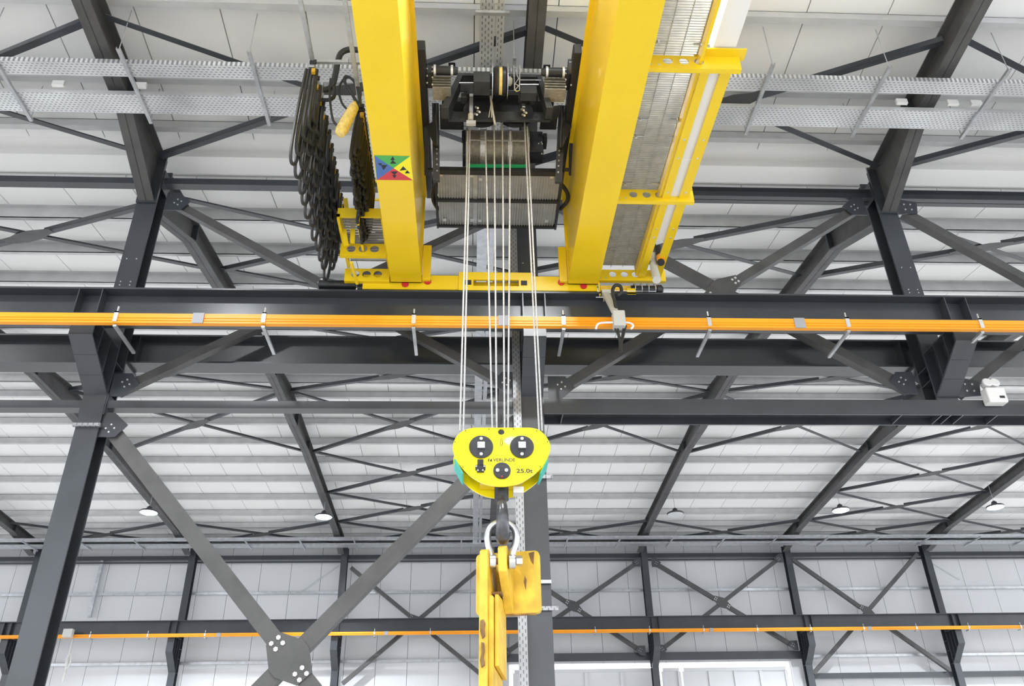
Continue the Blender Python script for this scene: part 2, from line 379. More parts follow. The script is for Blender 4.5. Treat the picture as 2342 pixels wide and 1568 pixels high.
# ------------------------------------------------------------------ cross braces in the column line
def gusset(c, d1, d2, t, yf, sx=.22, sz=.16, n=8):
    pass
def cross(label, A, B, C, D, Y, wd, parent_mat='steel_brace', gus=None, r=.018, group='cross braces between the columns', dp=None, endg=True, gs=1.9):
    """two diagonals A-B (through) and C-D (cut at a bolted gusset plate); points are picture positions on the plane Y"""
    dp = dp or wd
    a, b, c, d = [PY(*p, Y) for p in (A, B, C, D)]
    # crossing
    def isx():
        x1, z1, x2, z2, x3, z3, x4, z4 = a.x, a.z, b.x, b.z, c.x, c.z, d.x, d.z
        den = (x1 - x2) * (z3 - z4) - (z1 - z2) * (x3 - x4)
        px = ((x1 * z2 - z1 * x2) * (x3 - x4) - (x1 - x2) * (x3 * z4 - z3 * x4)) / den
        pz = ((x1 * z2 - z1 * x2) * (z3 - z4) - (z1 - z2) * (x3 * z4 - z3 * x4)) / den
        return V((px, Y, pz))
    o = isx()
    t = thing('cross_brace', label, 'brace', o, group)
    MB().bar(a, b, dp, wd, (b - a).cross(V((0, 1, 0)))).build('diagonal', parent_mat, t)
    e = (d - c).normalized(); g_ = wd * gs
    for p, q in ((c, o - e * g_), (o + e * g_, d)): MB().bar(p, q, dp, wd, e.cross(V((0, 1, 0)))).build('diagonal', parent_mat, t)
    # gusset plate
    f = (b - a).normalized(); k = wd
    nrm = e.cross(V((0, 1, 0)))
    pts = [o + e * (g_ + k) + nrm * k * .62, o + f * k * 2.0, o + e * (g_ + k) - nrm * k * .62]
    P1 = [o - e * g_ * 1.25 - nrm * k * .55, o - e * g_ * 1.25 + nrm * k * .55, o - e * k * .3 + nrm * k * 1.25, o + e * k * .3 + nrm * k * 1.25,
          o + e * g_ * 1.25 + nrm * k * .55, o + e * g_ * 1.25 - nrm * k * .55, o + e * k * .3 - nrm * k * 1.25, o - e * k * .3 - nrm * k * 1.25]
    gp = MB().prism([(p.x, p.z) for p in P1], 'y', Y - dp / 2 - .016, Y - dp / 2 - .002).build('gusset_plate', 'steel_brace', t)
    for sg in (-1, 1):
        c0 = o + e * sg * g_ * .95; c0.y = Y - dp / 2 - .016
        bolts([c0 + e * i * k * .22 + nrm * j * k * .26 for i in (-1, 1) for j in (-1, 1)], (0, -1, 0), gp, r)
    if endg:
        for p, q in ((a, b), (b, a), (c, d), (d, c)):
            s = 1 if q.x > p.x else -1; v = 1 if q.z > p.z else -1
            MB().prism([(p.x - s * .05, p.z - v * .1), (p.x - s * .05, p.z + v * .2), (p.x + s * .16, p.z + v * .2), (p.x + s * .27, p.z + v * .05), (p.x + s * .1, p.z - v * .1)], 'y', Y - .1, Y - .086).build('gusset_plate', 'steel', t)
            uu = (q - p).normalized(); n2 = uu.cross(V((0, 1, 0)))
            bolts([V((p.x, Y - .1, p.z)) + uu * (.1 + i * .06) + n2 * j * .035 for i in (0, 1) for j in (-1, 1)], (0, -1, 0), t, .011, .01)
    return t
YB = 8.79
cross('cross brace above the runway between the left and centre columns', (270, 897), (1190, 470), (395, 464), (1178, 893), YB, .105)
cross('cross brace above the runway between the crane and the right column', (1235, 448), (2078, 892), (1962, 476), (1262, 903), YB, .12)
cross('long cross brace low at left whose bolted centre plate shows near the bottom edge', (1195, 972), (126, 2052), (246, 970), (1170, 2160), YB, .165, r=.024, dp=.12, gs=1.25)
# brace right of the right column runs out of the picture
t = thing('cross_brace', 'pair of diagonals right of the right column running out of the picture', 'brace', PY(2200, 900, YB), 'cross braces between the columns')
MB().bar(PY(2065, 488, YB), PY(2700, 838, YB), .12, .12, (-.5, 0, 1)).build('diagonal', 'steel_brace', t)
MB().bar(PY(2195, 902, YB), PY(2700, 490, YB), .12, .12, (.5, 0, 1)).build('diagonal', 'steel_brace', t)
for p in ((2062, 484), (2200, 895)):
    q = PY(*p, YB); MB().prism([(q.x - .12, q.z - .12), (q.x + .16, q.z - .1), (q.x + .2, q.z + .1), (q.x - .12, q.z + .16)], 'y', YB - .09, YB - .075).build('gusset_plate', 'steel', t)
    bolts([(q.x + i, YB - .09, q.z + j) for i in (0, .09) for j in (-.04, .05)], (0, -1, 0), t, .013)

# ------------------------------------------------------------------ roof bracing (angle X's under the roof)
def roof_x(n, ya, yb, fn, label, dz, group):
    xa, xb = FX[n] + .1, FX[n + 1] - .1
    p = [V((xa, ya, fn(ya) - dz)), V((xb, yb, fn(yb) - dz)), V((xb, ya, fn(ya) - dz)), V((xa, yb, fn(yb) - dz))]
    o = (p[0] + p[1]) / 2
    t = thing('roof_brace', label, 'brace', o, group)
    MB().angle(p[0], p[1], .075, .008).build('angle_bar', 'steel', t)
    e = (p[3] - p[2]).normalized()
    MB().angle(p[2], o - e * .3, .075, .008).build('angle_bar', 'steel', t)
    MB().angle(o + e * .3, p[3], .075, .008).build('angle_bar', 'steel', t)
    n_ = V((0, (fn(ya) - fn(yb)) / (yb - ya), 1)).normalized(); oo = o - n_ * .052
    gm = MB(); sd = e.cross(n_).normalized()
    rg = [e * -.46 + sd * .05, e * -.46 - sd * .05, e * -.12 - sd * .13, e * .12 - sd * .13, e * .46 - sd * .05, e * .46 + sd * .05, e * .12 + sd * .13, e * -.12 + sd * .13]
    gm.add([oo + q for q in rg] + [oo + q + n_ * .008 for q in rg], [tuple(range(8)), tuple(range(15, 7, -1))] + [(k, (k + 1) % 8, 8 + (k + 1) % 8, 8 + k) for k in range(8)])
    gm.build('gusset_plate', 'steel_brace', t)
    return t
bayname = {-3: 'leftmost bay', -2: 'bay left of the left column', -1: 'bay between the left and centre columns', 0: 'bay between the centre and right columns', 1: 'bay right of the right column', 2: 'bay at the far right', 3: 'rightmost bay'}
for n in (-2, -1, 0, 1):
    roof_x(n, 6.45, 8.45, ntop, 'near hall roof bracing cross, ' + bayname[n], .14, 'near hall roof braces')
rows = [(9.35, 11.45, 'beside the valley gutter'), (11.45, 13.4, 'second from the valley'), (13.4, 15.3, 'third from the valley'), (15.3, 17.25, 'just before the ridge'),
        (17.35, 20.5, 'just beyond the ridge'), (20.5, 23.2, 'halfway down the far slope'), (23.2, 25.5, 'third down the far slope'), (25.5, 27.5, 'beside the far wall')]
vis = {-3: (7,), -2: (0, 3, 4, 7), -1: range(8), 0: (0, 3, 4, 7), 1: (0, 3, 4, 7), 2: (4, 5, 6, 7), 3: (7,)}
for n, idx in vis.items():
    for i in idx:
        a, b, w_ = rows[i]
        roof_x(n, a, b, ftop, 'far roof bracing cross %s, %s' % (w_, bayname[n]), .12, 'far hall roof braces')

# ------------------------------------------------------------------ far wall frames
fcx = {-3: -14.15, -2: -9.17, -1: -4.2, 0: .85, 1: 5.87, 2: 10.82, 3: 15.68}
fl2 = {-3: 'far wall column at the left edge behind the big left column', -2: 'far wall column second from the left', -1: 'far wall column crossed by the long low brace',
       0: 'far wall column hidden behind the yellow lifting beam', 1: 'far wall column above the middle of the gate', 2: 'far wall column at the right edge of the gate', 3: 'far wall column furthest right'}
for n in range(-3, 4):
    column(n, fcx[n], 27.55, .26, .21, 9.9, 6.0, 6.5, 6.98, 26.95, fl2[n], 'far wall columns')
beam('crane_runway_beam', 'far runway beam along the far wall above the distant orange rail', 'beam', 27.02, .26, 7.0, 7.42, -20, 22, stiff=[fcx[n] + d for n in fcx for d in (-.11, .11)])
t = thing('eave_strut', 'dark double eave strut along the top of the far wall', 'beam', (0, 27.7, 9.45))
MB().box(-20, 22, 27.76, 27.9, 9.55, 9.68).build('tube', 'steel', t); MB().box(-20, 22, 27.8, 27.86, 9.45, 9.5).build('tube', 'steel', t)
t = thing('eave_rail', 'grey eave rail above the far wall strut', 'beam', (0, 27.5, 9.95))
MB().box(-20, 22, 27.42, 27.5, 9.93, 10.12).build('web', 'steel_brace', t); MB().box(-20, 22, 27.36, 27.5, 9.92, 9.935).build('lip', 'purlin', t)
t = thing('gate_lintel', 'grey lintel beam above the gate on the far wall', 'beam', (5.8, 27.7, 6.2))
MB().box(fcx[0] + .1, fcx[2] - .1, 27.76, 27.78, 6.22, 6.47).build('front_flange', 'steel', t); MB().box(fcx[0] + .1, fcx[2] - .1, 27.78, 27.95, 6.33, 6.345).build('web', 'steel', t)
for xa, xb, lab in ((fcx[2] + .12, fcx[3] - .12, 'low grey tie on the far wall at the right'), (fcx[3] + .12, 21, 'low grey tie right of the last far column')):
    t = thing('wall_tie', lab, 'beam', ((xa + xb) / 2, 27.65, 5.7)); MB().box(xa, xb, 27.78, 27.9, 5.62, 5.78).build('tube', 'steel', t)
    MB().box(xa, xa + .012, 27.75, 27.95, 5.5, 5.92).build('end_plate', 'steel', t)
YW = 27.66
cross('far wall cross brace left of the lifting beam', (1100, 1297), (783, 1563), (803, 1298), (1125, 1562), YW, .12, group='far wall cross braces', r=.012, endg=False)
cross('far wall cross brace with bolted centre right of the lifting beam', (1462, 1283), (1150, 1497), (1140, 1275), (1472, 1492), YW, .13, group='far wall cross braces', r=.02)
cross('far wall cross brace with bolted centre above the gate', (1785, 1274), (1506, 1490), (1492, 1284), (1820, 1480), YW, .13, group='far wall cross braces', r=.02)
cross('far wall cross brace right of the gate', (2097, 1267), (1860, 1540), (1812, 1279), (2172, 1532), YW, .12, group='far wall cross braces', r=.012, endg=False)
for i, (p, q, lab) in enumerate((((690, 1352), (777, 1291), 'thin sag rod on the far wall beside the left lamp'), ((2125, 1282), (2195, 1325), 'thin sag rod on the far wall at far right'))):
    a, b = PY(*p, 28.0), PY(*q, 28.0); tag(MB().cyl(a, b, .012, 6).build('sag_rod', 'galv'), lab, 'rod')
# slim posts and drop cable on the far wall
a, b = PY(235, 1280, 27.9), PY(208, 1410, 27.9)
tag(MB().box(a.x - .05, a.x + .05, 27.85, 27.95, b.z, a.z).build('wall_post', 'galv'), 'slim shiny post on the far wall left of the second column', 'post')
a, b = PY(186, 1440, 27.5), PY(178, 1512, 27.5)
t = thing('rail_feed_box', 'small grey feed box with coiled cable under the distant orange rail at left', 'junction box', (a.x, 26.75, b.z))
MB().box(a.x - .14, a.x + .14, 26.6, 26.76, 6.9, 7.14).build('box', 'greybox', t, .01)
MB().box(a.x + .03, a.x + .07, 26.95, 27.0, 5.7, 6.9).build('conduit', 'greybox', t)
ring = [(a.x + .12 + .07 * math.cos(k * .5), 26.85, 6.25 + .2 * math.sin(k * .5)) for k in range(26)]
MB().tube(ring, .015, 6).build('cable_coil', 'greybox', t, smooth=True)

# ------------------------------------------------------------------ conductor rails
def crail(label, Y, z0, z1, xa, xb, clips, joints, arm):
    t = thing('conductor_rail', label, 'conductor rail', ((xa + xb) / 2, Y, z0))
    h = z1 - z0
    MB().prism([(Y, z0), (Y + .06, z0), (Y + .06, z1), (Y, z1), (Y, z0 + h * .55), (Y + .008, z0 + h * .52), (Y + .008, z0 + h * .46), (Y, z0 + h * .43),
                (Y, z0 + h * .28), (Y + .008, z0 + h * .26), (Y + .008, z0 + h * .2), (Y, z0 + h * .17)], 'x', xa, xb).build('rail_profile', 'orange', t)
    for x in clips:
        c = MB().box(x - .022, x + .022, Y - .012, Y - .001, z0 + h * .1, z1 + .02).box(x - .022, x + .022, Y - .012, Y + .06, z1 + .004, z1 + .02).build('clip', 'bolt', t)
        MB().cyl((x, Y + .01, z1 + .02), (x, Y + .01, z1 + .09), .01, 6).build('screw', 'bolt', c)
        MB().box(x - .018, x + .018, Y + .02, Y + arm, z0 - .035, z0 - .01).build('hanger_arm', 'galv', t)
    for x in joints: MB().box(x - .06, x + .06, Y - .014, Y - .001, z0 - .004, z1 + .004).build('joint_cover', 'jointgrey', t)
    return t
YO = 7.75
crail('near orange conductor rail with pale clips running across the whole picture', YO, 6.395, 6.515, BX0, BX1,
      [PY(x, 735, YO).x for x in (-80, 262, 602, 946, 1289, 1622, 1938, 2242, 2560)], [PY(x, 735, YO).x for x in (452, 1152, 1828)], .62)
crail('distant thin orange conductor rail along the far wall', 26.78, 6.9, 7.0, -20, 22, [-15 + 1.72 * i for i in range(21)], [-12.8 + 5.1 * i for i in range(7)], .2)

# ------------------------------------------------------------------ cable trays
def tray_x(label, Y0, Y1, Z, xa=BX0, xb=BX1, side=.06, m='tray_x', lid=False):
    t = thing('cable_tray', label, 'cable tray', ((xa + xb) / 2, (Y0 + Y1) / 2, Z))
    MB().box(xa, xb, Y0, Y1, Z, Z + .004).build('tray_base', m, t)
    for y in (Y0, Y1 - .004): MB().box(xa, xb, y, y + .004, Z + .004, Z + side).build('side_wall', m, t)
    return t
TZ = 9.2
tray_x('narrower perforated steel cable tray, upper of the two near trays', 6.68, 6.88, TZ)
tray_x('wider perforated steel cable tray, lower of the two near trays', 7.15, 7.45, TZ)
for i, (p, q, w_) in enumerate((((-20, 130), (62, 258), 'at the left edge'), ((266, 97), (334, 262), 'in front of the left rafter'), ((566, 97), (606, 262), 'left of the hanging cables'),
                          ((1176, 105), (1173, 235), 'above the hoist reel'), ((1776, 127), (1716, 283), 'right of the crane walkway'), ((2041, 140), (1962, 292), 'left of the right rafter'), ((2316, 152), (2206, 305), 'at the right edge'))):
    a, b = PZ(*p, TZ - .03), PZ(*q, TZ - .03); xm = (a.x + b.x) / 2
    y0, y1 = 6.45, 7.58
    t = thing('tray_hanger', 'slotted channel hanger under the near cable trays ' + w_, 'hanger', (xm, y0, TZ - .04), 'near tray hangers')
    MB().box(xm - .02, xm + .02, y0, y1, TZ - .04, TZ - .036).box(xm - .02, xm - .016, y0, y1, TZ - .036, TZ - .003).box(xm + .016, xm + .02, y0, y1, TZ - .036, TZ - .003).build('channel', 'galv', t)
    for yy in (y0 + .03, y1 - .03): MB().cyl((xm, yy, TZ - .04), (xm, yy, ntop(yy) + .02), .006, 6).build('threaded_rod', 'galv', t)
for i, x in enumerate((-4.9, -3.95, 5.3, 5.95, 6.25, 7.75)):
    tag(MB().box(x - .07, x + .07, 7.08, 7.12, TZ + .06, TZ + .14).build('junction_box', 'white', None, .006), 'small white junction box on the near cable tray, %s from left' % ('first', 'second', 'third', 'fourth', 'fifth', 'sixth')[i], 'junction box', 'boxes on the near tray')
# trays running along the roof over the crane, then down the far hall
def tray_poly(label, xa, xb, pts, m='tray_y'):
    t = thing('cable_tray', label, 'cable tray', ((xa + xb) / 2, pts[0][0], pts[0][1]))
    for a, b in zip(pts[:-1], pts[1:]):
        MB().prism([(a[0], a[1]), (b[0], b[1]), (b[0], b[1] + .004), (a[0], a[1] + .004)], 'x', xa, xb).build('tray_base', m, t)
        for x in (xa, xb - .004): MB().prism([(a[0], a[1] + .004), (b[0], b[1] + .004), (b[0], b[1] + .06), (a[0], a[1] + .06)], 'x', x, x + .004).build('side_wall', m, t)
    return t
a, b, c, d = [PZ(x, 100, 9.3).x for x in (1097, 1130, 1135, 1152)]
path = [(3.0, ntop(3) - .42), (7.3, 9.3), (8.45, 9.28)]
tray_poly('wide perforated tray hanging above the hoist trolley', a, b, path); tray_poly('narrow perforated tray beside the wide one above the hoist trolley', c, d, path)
t = tag(MB().box(a - .05, d + .05, 5.95, 5.99, 9.29, 9.33).build('tray_bearer', 'galv'), 'short bearer bar under the two roof trays above the hoist', 'hanger')
fp = [(9.35, 9.30), (17.3, 10.02), (26.6, 9.72)]
tray_poly('wide pale cable tray running away under the far roof behind the ropes', a, b, fp, 'galv'); tray_poly('narrow pale cable tray running away beside the wide one behind the ropes', c, d, fp, 'galv')
# perforated riser next to the centre column
xa, xb = FX[0] - .225, FX[0] - .135
t = thing('cable_riser', 'perforated vertical cable tray fixed to the left side of the centre column', 'cable tray', (xa, 8.62, 0))
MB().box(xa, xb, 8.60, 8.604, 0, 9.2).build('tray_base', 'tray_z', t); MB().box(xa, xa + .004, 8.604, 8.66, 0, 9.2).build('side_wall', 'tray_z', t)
for z in (3.8, 5.2, 7.4): MB().box(xa - .04, FX[0] + .13, 8.606, 8.63, z, z + .035).build('strut_channel', 'galv', t)
# far tray
t = tray_x('distant cable tray hung along the top of the far wall', 26.55, 26.85, 9.66, -20, 22, m='galv')
t = tray_x('second distant cable tray just above and in front of the first', 26.1, 26.3, 9.72, -20, 22, m='galv')
for i in range(22):
    x = -15.6 + 1.7 * i
    o = MB().box(x - .02, x + .02, 25.85, 26.95, 9.61, 9.65).build('tray_hanger', 'galv'); tag(o, 'small slotted hanger under the far wall cable trays, number %s from the left' % WORDS[i], 'hanger', 'far tray hangers')

# ------------------------------------------------------------------ lamps
def lamp(x, y, z, label, on=True, visible_group='far hall lamps', pw=1.0):
    t = thing('high_bay_lamp', label, 'lamp', (x, y, z), visible_group)
    MB().lathe((x, y, z), (0, 0, 1), [(0.0, .24), (.03, .255), (.05, .24), (.07, .09), (.16, .075), (.2, .03)], 20).build('housing', 'blacksteel', t, smooth=True)
    MB().lathe((x, y, z - .012), (0, 0, 1), [(0, .15), (.004, .22), (.011, .235)], 20).build('lens', 'lens' if on else 'lens_off', t)
    MB().cyl((x, y, z + .2), (x, y, z + .75), .006, 6).build('hanger_rod', 'galv', t)
    if on:
        l = bpy.data.lights.new('lamp_light', 'SPOT'); l.energy = LAMP_W * pw; l.spot_size = math.radians(125); l.spot_blend = .5; l.shadow_soft_size = .18; l.color = (.93, .97, 1)
        lo = bpy.data.objects.new('lamp_light', l); COL.objects.link(lo); lo.parent = t; lo.location = (0, 0, -.05)
zl = 9.55
for i, ((x, y), w_, on) in enumerate((((340, 1172), 'left of the long low diagonal brace', True), ((740, 1182), 'against the far rafter left of the hook', True), ((1545, 1176), 'right of the hook', False),
                                ((1923, 1167), 'upper right', True), ((2277, 1160), 'at the right edge', True))):
    p = PZ(x, y, zl)
    lamp(p.x, p.y, zl, ('lit round high bay lamp ' if on else 'unlit dark round high bay lamp ') + w_, on, pw=2.0)
for n in (-2, -1, 0, 1, 2, 3):
    for yy, w_ in ((3.9, 'front'), (-5.0, 'rear')):
        lamp(FX[n] + .3, yy, 9.5, 'round high bay lamp of the near hall, %s row, %s from the left' % (w_, ('first', 'second', 'third', 'fourth', 'fifth', 'sixth')[n + 2]), n != 1, 'near hall lamps', .8)

# ------------------------------------------------------------------ emergency light
a, b = PY(2243, 893, 8.6), PY(2298, 927, 8.6)
t = thing('emergency_light', 'white twin-head emergency light box on the beam at right', 'emergency light', (a.x, 8.6, b.z))
MB().box(a.x, b.x, 8.5, 8.63, b.z, a.z).build('housing', 'white', t, .015)
for i in (0, 1):
    cx = a.x + (b.x - a.x) * (.3 + .4 * i)
    hd = MB().lathe((cx, 8.62, a.z + .06), (0, -1, .25), [(0, .035), (.05, .055), (.09, .06), (.1, .05)], 18).build('lamp_head', 'white', t, smooth=True)
    MB().cyl((cx, 8.58, a.z - .01), (cx, 8.58, a.z + .03), .012, 8).build('neck', 'white', hd)
MB().box((a.x + b.x) / 2 + .02, (a.x + b.x) / 2 + .08, 8.496, 8.5, b.z + .05, b.z + .08).build('indicator', 'ink', t)

# ------------------------------------------------------------------ overhead crane
from mathutils.geometry import tessellate_polygon
def plate_holes(m, outer, holes, y0, y1):
    loops = [[V((p[0], p[1], 0)) for p in outer]] + [[V((p[0], p[1], 0)) for p in h] for h in holes]
    flat = [p for l in loops for p in l]; n = len(flat)
    vs = [(p.x, y0, p.y) for p in flat] + [(p.x, y1, p.y) for p in flat]
    fs = []
    for tri in tessellate_polygon(loops): fs += [tuple(tri), tuple(i + n for i in tri[::-1])]
    o = 0
    for l in loops:
        k = len(l); fs += [(o + i, o + (i + 1) % k, n + o + (i + 1) % k, n + o + i) for i in range(k)]; o += k
    return m.add(vs, fs)
def circ(cx, cz, r, n=18): return [(cx + r * math.cos(2 * math.pi * i / n), cz + r * math.sin(2 * math.pi * i / n)) for i in range(n)]
YE = 7.96
cr = thing('bridge_crane', 'large yellow double girder overhead crane with walkway', 'crane', (.26, YE, 7.0))
GB, GT = 7.10, 8.38
for xa, xb in ((-.945, -.590), (1.113, 1.473)):
    g = MB()
    g.box(xa, xb, -9, YE, GB, GB + .016).box(xa + .025, xa + .037, -9, YE, GB + .016, GT).box(xb - .037, xb - .025, -9, YE, GB + .016, GT).box(xa - .02, xb + .02, -9, YE, GT, GT + .018)
    g.box(xa, xb, YE - .012, YE, GB, GT)
    gd = g.build('girder', 'yellow', cr)
    xi = xb - .08 if xa < 0 else xa + .08
    MB().box(xi - .025, xi + .025, -9, YE, GT + .018, GT + .058).build('trolley_rail', 'steel', gd)
# end plates beside the girder ends
for xa, xb in ((-.585, -.49), (1.02, 1.108)):
    MB().box(xa, xb, 7.93, 7.975, 7.12, 7.62).build('end_plate', 'yellow', cr)
# end carriage
ec = MB().box(-1.27, -.13, 7.98, 8.2, 7.02, 7.22).build('end_carriage', 'yellow', cr); MB().box(.68, 1.46, 7.98, 8.2, 7.02, 7.22).build('end_carriage', 'yellow', cr)
plate_holes(MB(), [(-.16, 7.0), (.71, 7.0), (.71, 7.255), (-.16, 7.255)], [[(.01, 7.06), (.54, 7.06), (.54, 7.15), (.01, 7.15)]], 7.955, 7.985).build('joint_plate', 'yellow', ec)
MB().box(-.1, .66, 8.08, 8.1, 7.02, 7.2).build('joint_web', 'yellow', ec)
for x in (-.05, .6): MB().box(x - .035, x + .035, 7.945, 7.957, 7.075, 7.135).build('coupling', 'ink', ec)
for x in (-1.02, 1.3, .1, .45): MB().cyl((x, 8.08, 7.06), (x, 8.12, 7.06), .055, 20).build('wheel', 'black', ec, smooth=True)
for px, py in ((978, 643), (1284, 645)):
    p = PY(px, py, 7.97); MB().cyl((p.x, 7.975, p.z), (p.x, 7.965, p.z), .042, 20).build('reflector', 'red', cr)
for x in (-.78, 1.3): MB().cyl((x, 7.975, 7.085), (x, 7.965, 7.085), .04, 20).build('reflector', 'red', cr)
# buffer
MB().cyl((-1.27, 8.09, 7.1), (-1.34, 8.09, 7.1), .05, 14).build('buffer', 'rubber', cr, smooth=True)
MB().lathe((-1.36, 8.05, 7.12), (-1, 0, 0), [(0, .05), (.01, .055), (.42, .055), (.43, .04)], 14).build('travel_motor', 'black', cr, smooth=True)
# walkway brackets
def bracket(X0_, X1_, Y, z0, z1, hx, hr, parent, ext=0):
    o = [(X0_, z0), (X1_, z0 + ext), (X1_, z1), (X0_, z1)]
    b = plate_holes(MB(), o, [circ(x, (z0 + z1) / 2 + .01, hr) for x in hx], Y, Y + .012).build('walkway_bracket', 'yellow', parent)
    MB().box(X0_, X1_, Y + .001, Y + .05, z0 - .006, z0).build('bracket_lip', 'yellow', b)
    bolts([(X0_ + .03, Y, z0 + .03), (X0_ + .03, Y, z1 - .03), (X0_ + .1, Y, z0 + .03)], (0, -1, 0), b, .010, .006)
    return b
for Y in (3.0, 4.82, 6.55, 7.98):
    bracket(1.475, 2.29, Y, 7.18, 7.33, (1.66, 1.80, 1.93), .043, cr)
MB().box(1.97, 2.34, 4.74, 4.86, 7.33, 7.345).build('bracket_flange', 'yellow', cr); MB().prism([(1.9, 7.34), (2.03, 7.34), (1.93, 7.55)], 'y', 4.82, 4.835).build('bracket_flange', 'yellow', cr)
gr = MB(); n = int((7.95 - 2.0) / .026)
for i in range(n):
    y = 2.0 + i * .026; gr.box(1.51, 1.925, y, y + .005, 7.34, 7.365)
for x in (1.51, 1.64, 1.78, 1.92): gr.box(x, x + .003, 2.0, 7.95, 7.344, 7.362)
gr = gr.build('walkway_grating', 'grating', cr); gr['kind'] = 'stuff'
for px, py in ((1505, 97), (1605, 103), (1465, 273), (1550, 275), (1455, 312), (1545, 315), (1430, 420), (1505, 420), (1402, 543), (1475, 545), (1395, 570), (1465, 570)):
    p = PZ(px, py, 7.32); MB().box(p.x - .07, p.x + .07, p.y - .006, p.y + .006, 7.322, 7.338).cyl((p.x, p.y, 7.305), (p.x, p.y, 7.338), .014, 8).build('grating_clip', 'galv', cr)
MB().box(1.478, 1.51, 2, 7.97, 7.28, 7.37).build('edge_channel', 'yellow', cr)
MB().box(1.926, 1.955, 2, 7.97, 7.24, 7.37).build('edge_channel', 'yellow', cr)
MB().box(1.955, 2.035, 4.85, 7.97, 7.215, 7.235).build('trough_flange', 'yellow', cr)
MB().box(2.13, 2.225, 4.85, 7.97, 7.215, 7.235).build('trough_flange', 'yellow', cr)
MB().box(2.215, 2.235, 4.85, 7.97, 7.235, 7.33).build('trough_flange', 'yellow', cr)
MB().box(2.0, 2.16, 4.85, 6.0, 7.245, 7.252).build('trough_panel', 'white', cr); MB().box(2.0, 2.16, 6.005, 7.3, 7.245, 7.252).build('trough_panel', 'white', cr)
bolts([(x, y, 7.215) for x in (1.995, 2.18) for y in (5.7, 5.95, 7.05, 7.2, 6.45)], (0, 0, -1), cr, .012, .008)
cb = MB().box(2.05, 2.245, 2.6, 4.81, 7.36, 8.4).build('electrical_cabinet', 'white', cr)
# handrails of the right walkway
for z in (7.9, 8.42): MB().cyl((2.27, 2, z), (2.27, 7.95, z), .02, 8).build('handrail', 'yellow', cr, smooth=True)
for y in (2.6, 4.9, 6.55): MB().cyl((2.27, y, 7.33), (2.27, y, 8.4), .02, 8).build('handrail_post', 'yellow', cr, smooth=True)
# horn at the walkway end
p, q = PY(1502, 640, 7.55), PY(1492, 595, 7.75)
hn = MB().cyl(p, q, .048, 16, .04).build('warning_horn', 'greybox', cr, smooth=True)
MB().cyl(PY(1512, 601, 7.6), PY(1505, 566, 7.72), .042, 16).build('horn_driver', 'black', hn, smooth=True); MB().cyl(PY(1512, 596, 7.6), PY(1510, 587, 7.63), .046, 16).build('horn_band', 'orange', hn, smooth=True)
MB().box(q.x - .05, q.x + .1, 7.7, 7.78, q.z - .04, q.z + .08).build('horn_bracket', 'galv', hn)
# drive unit under the right walkway
MB().box(1.5, 1.9, 7.98, 8.2, 7.03, 7.1).build('drive_plate', 'yellow_worn', cr)
mt = MB().lathe((1.86, 8.0, 7.06), (1, 0, 0), [(0, .05), (.05, .055), (.06, .05), (.3, .05), (.31, .06), (.36, .06), (.38, .04)], 16).build('travel_motor', 'black', cr, smooth=True)
for x in (1.9, 1.98, 2.06, 2.14): MB().tube([(x, 7.99 + .075 * math.sin(k * .52), 7.06 + .075 * math.cos(k * .52)) for k in range(12)], .005, 5, True).build('guard_ring', 'chrome', mt)
MB().cyl((1.6, 7.93, 6.99), (2.14, 7.93, 6.99), .006, 6).build('guard_bar', 'chrome', mt)
MB().box(1.47, 1.485, 7.93, 7.96, 6.93, 7.12).build('rail_guide', 'yellow', cr); MB().box(1.8, 1.9, 7.93, 7.94, 6.95, 7.03).build('rail_guide', 'yellow', cr)
MB().box(1.5, 1.62, 7.9, 7.98, 6.94, 6.99).build('limit_switch', 'greybox', cr); MB().cyl((1.42, 7.9, 6.88), (1.6, 7.9, 6.88), .006, 6).cyl((1.51, 7.9, 6.94), (1.51, 7.9, 6.82), .006, 6).build('limit_cross', 'chrome', cr)
# left service platform
for Y, z0, z1 in ((7.52, 7.16, 7.32), (7.93, 7.1, 7.27)):
    bracket(-.962, -1.48, Y, z0, z1, (-1.10, -1.23, -1.36), .05, cr)
lg = MB()
for i in range(18): lg.box(-1.42, -.98, 7.1 + i * .046, 7.105 + i * .046, 7.345, 7.37)
lg = lg.build('platform_grating', 'grating', cr); lg['kind'] = 'stuff'
MB().box(-1.46, -.96, 7.05, 7.065, 7.32, 7.44).build('toe_plate', 'yellow', cr); MB().box(-1.46, -1.43, 7.05, 7.95, 7.29, 7.36).build('platform_frame', 'yellow', cr)
MB().box(-.99, -.96, 7.05, 7.95, 7.29, 7.36).build('platform_frame', 'yellow', cr); MB().box(-1.24, -1.215, 7.05, 7.55, 7.22, 7.33).build('platform_frame', 'yellow', cr)
MB().bar(PY(803, 600, 7.35), PY(817, 648, 7.75), .03, .03).build('platform_strut', 'yellow', cr)
for (p, q) in (((790, 455), (795, 500)), ((783, 500), (792, 560)), ((808, 500), (806, 555))):
    MB().bar(PY(*p, 7.3), PY(*q, 7.3), .05, .03, (0, 1, 0)).build('festoon_post', 'yellow', cr)
MB().bar(PY(780, 499, 7.3), PY(812, 499, 7.3), .04, .02).build('festoon_post', 'yellow', cr)
for (p, q) in (((838, 414), (900, 416)), ((836, 456), (900, 458)), ((832, 498), (900, 500)), ((852, 414), (838, 515))):
    MB().cyl(PY(*p, 8.1), PY(*q, 8.1), .018, 8).build('handrail', 'yellow', cr, smooth=True)
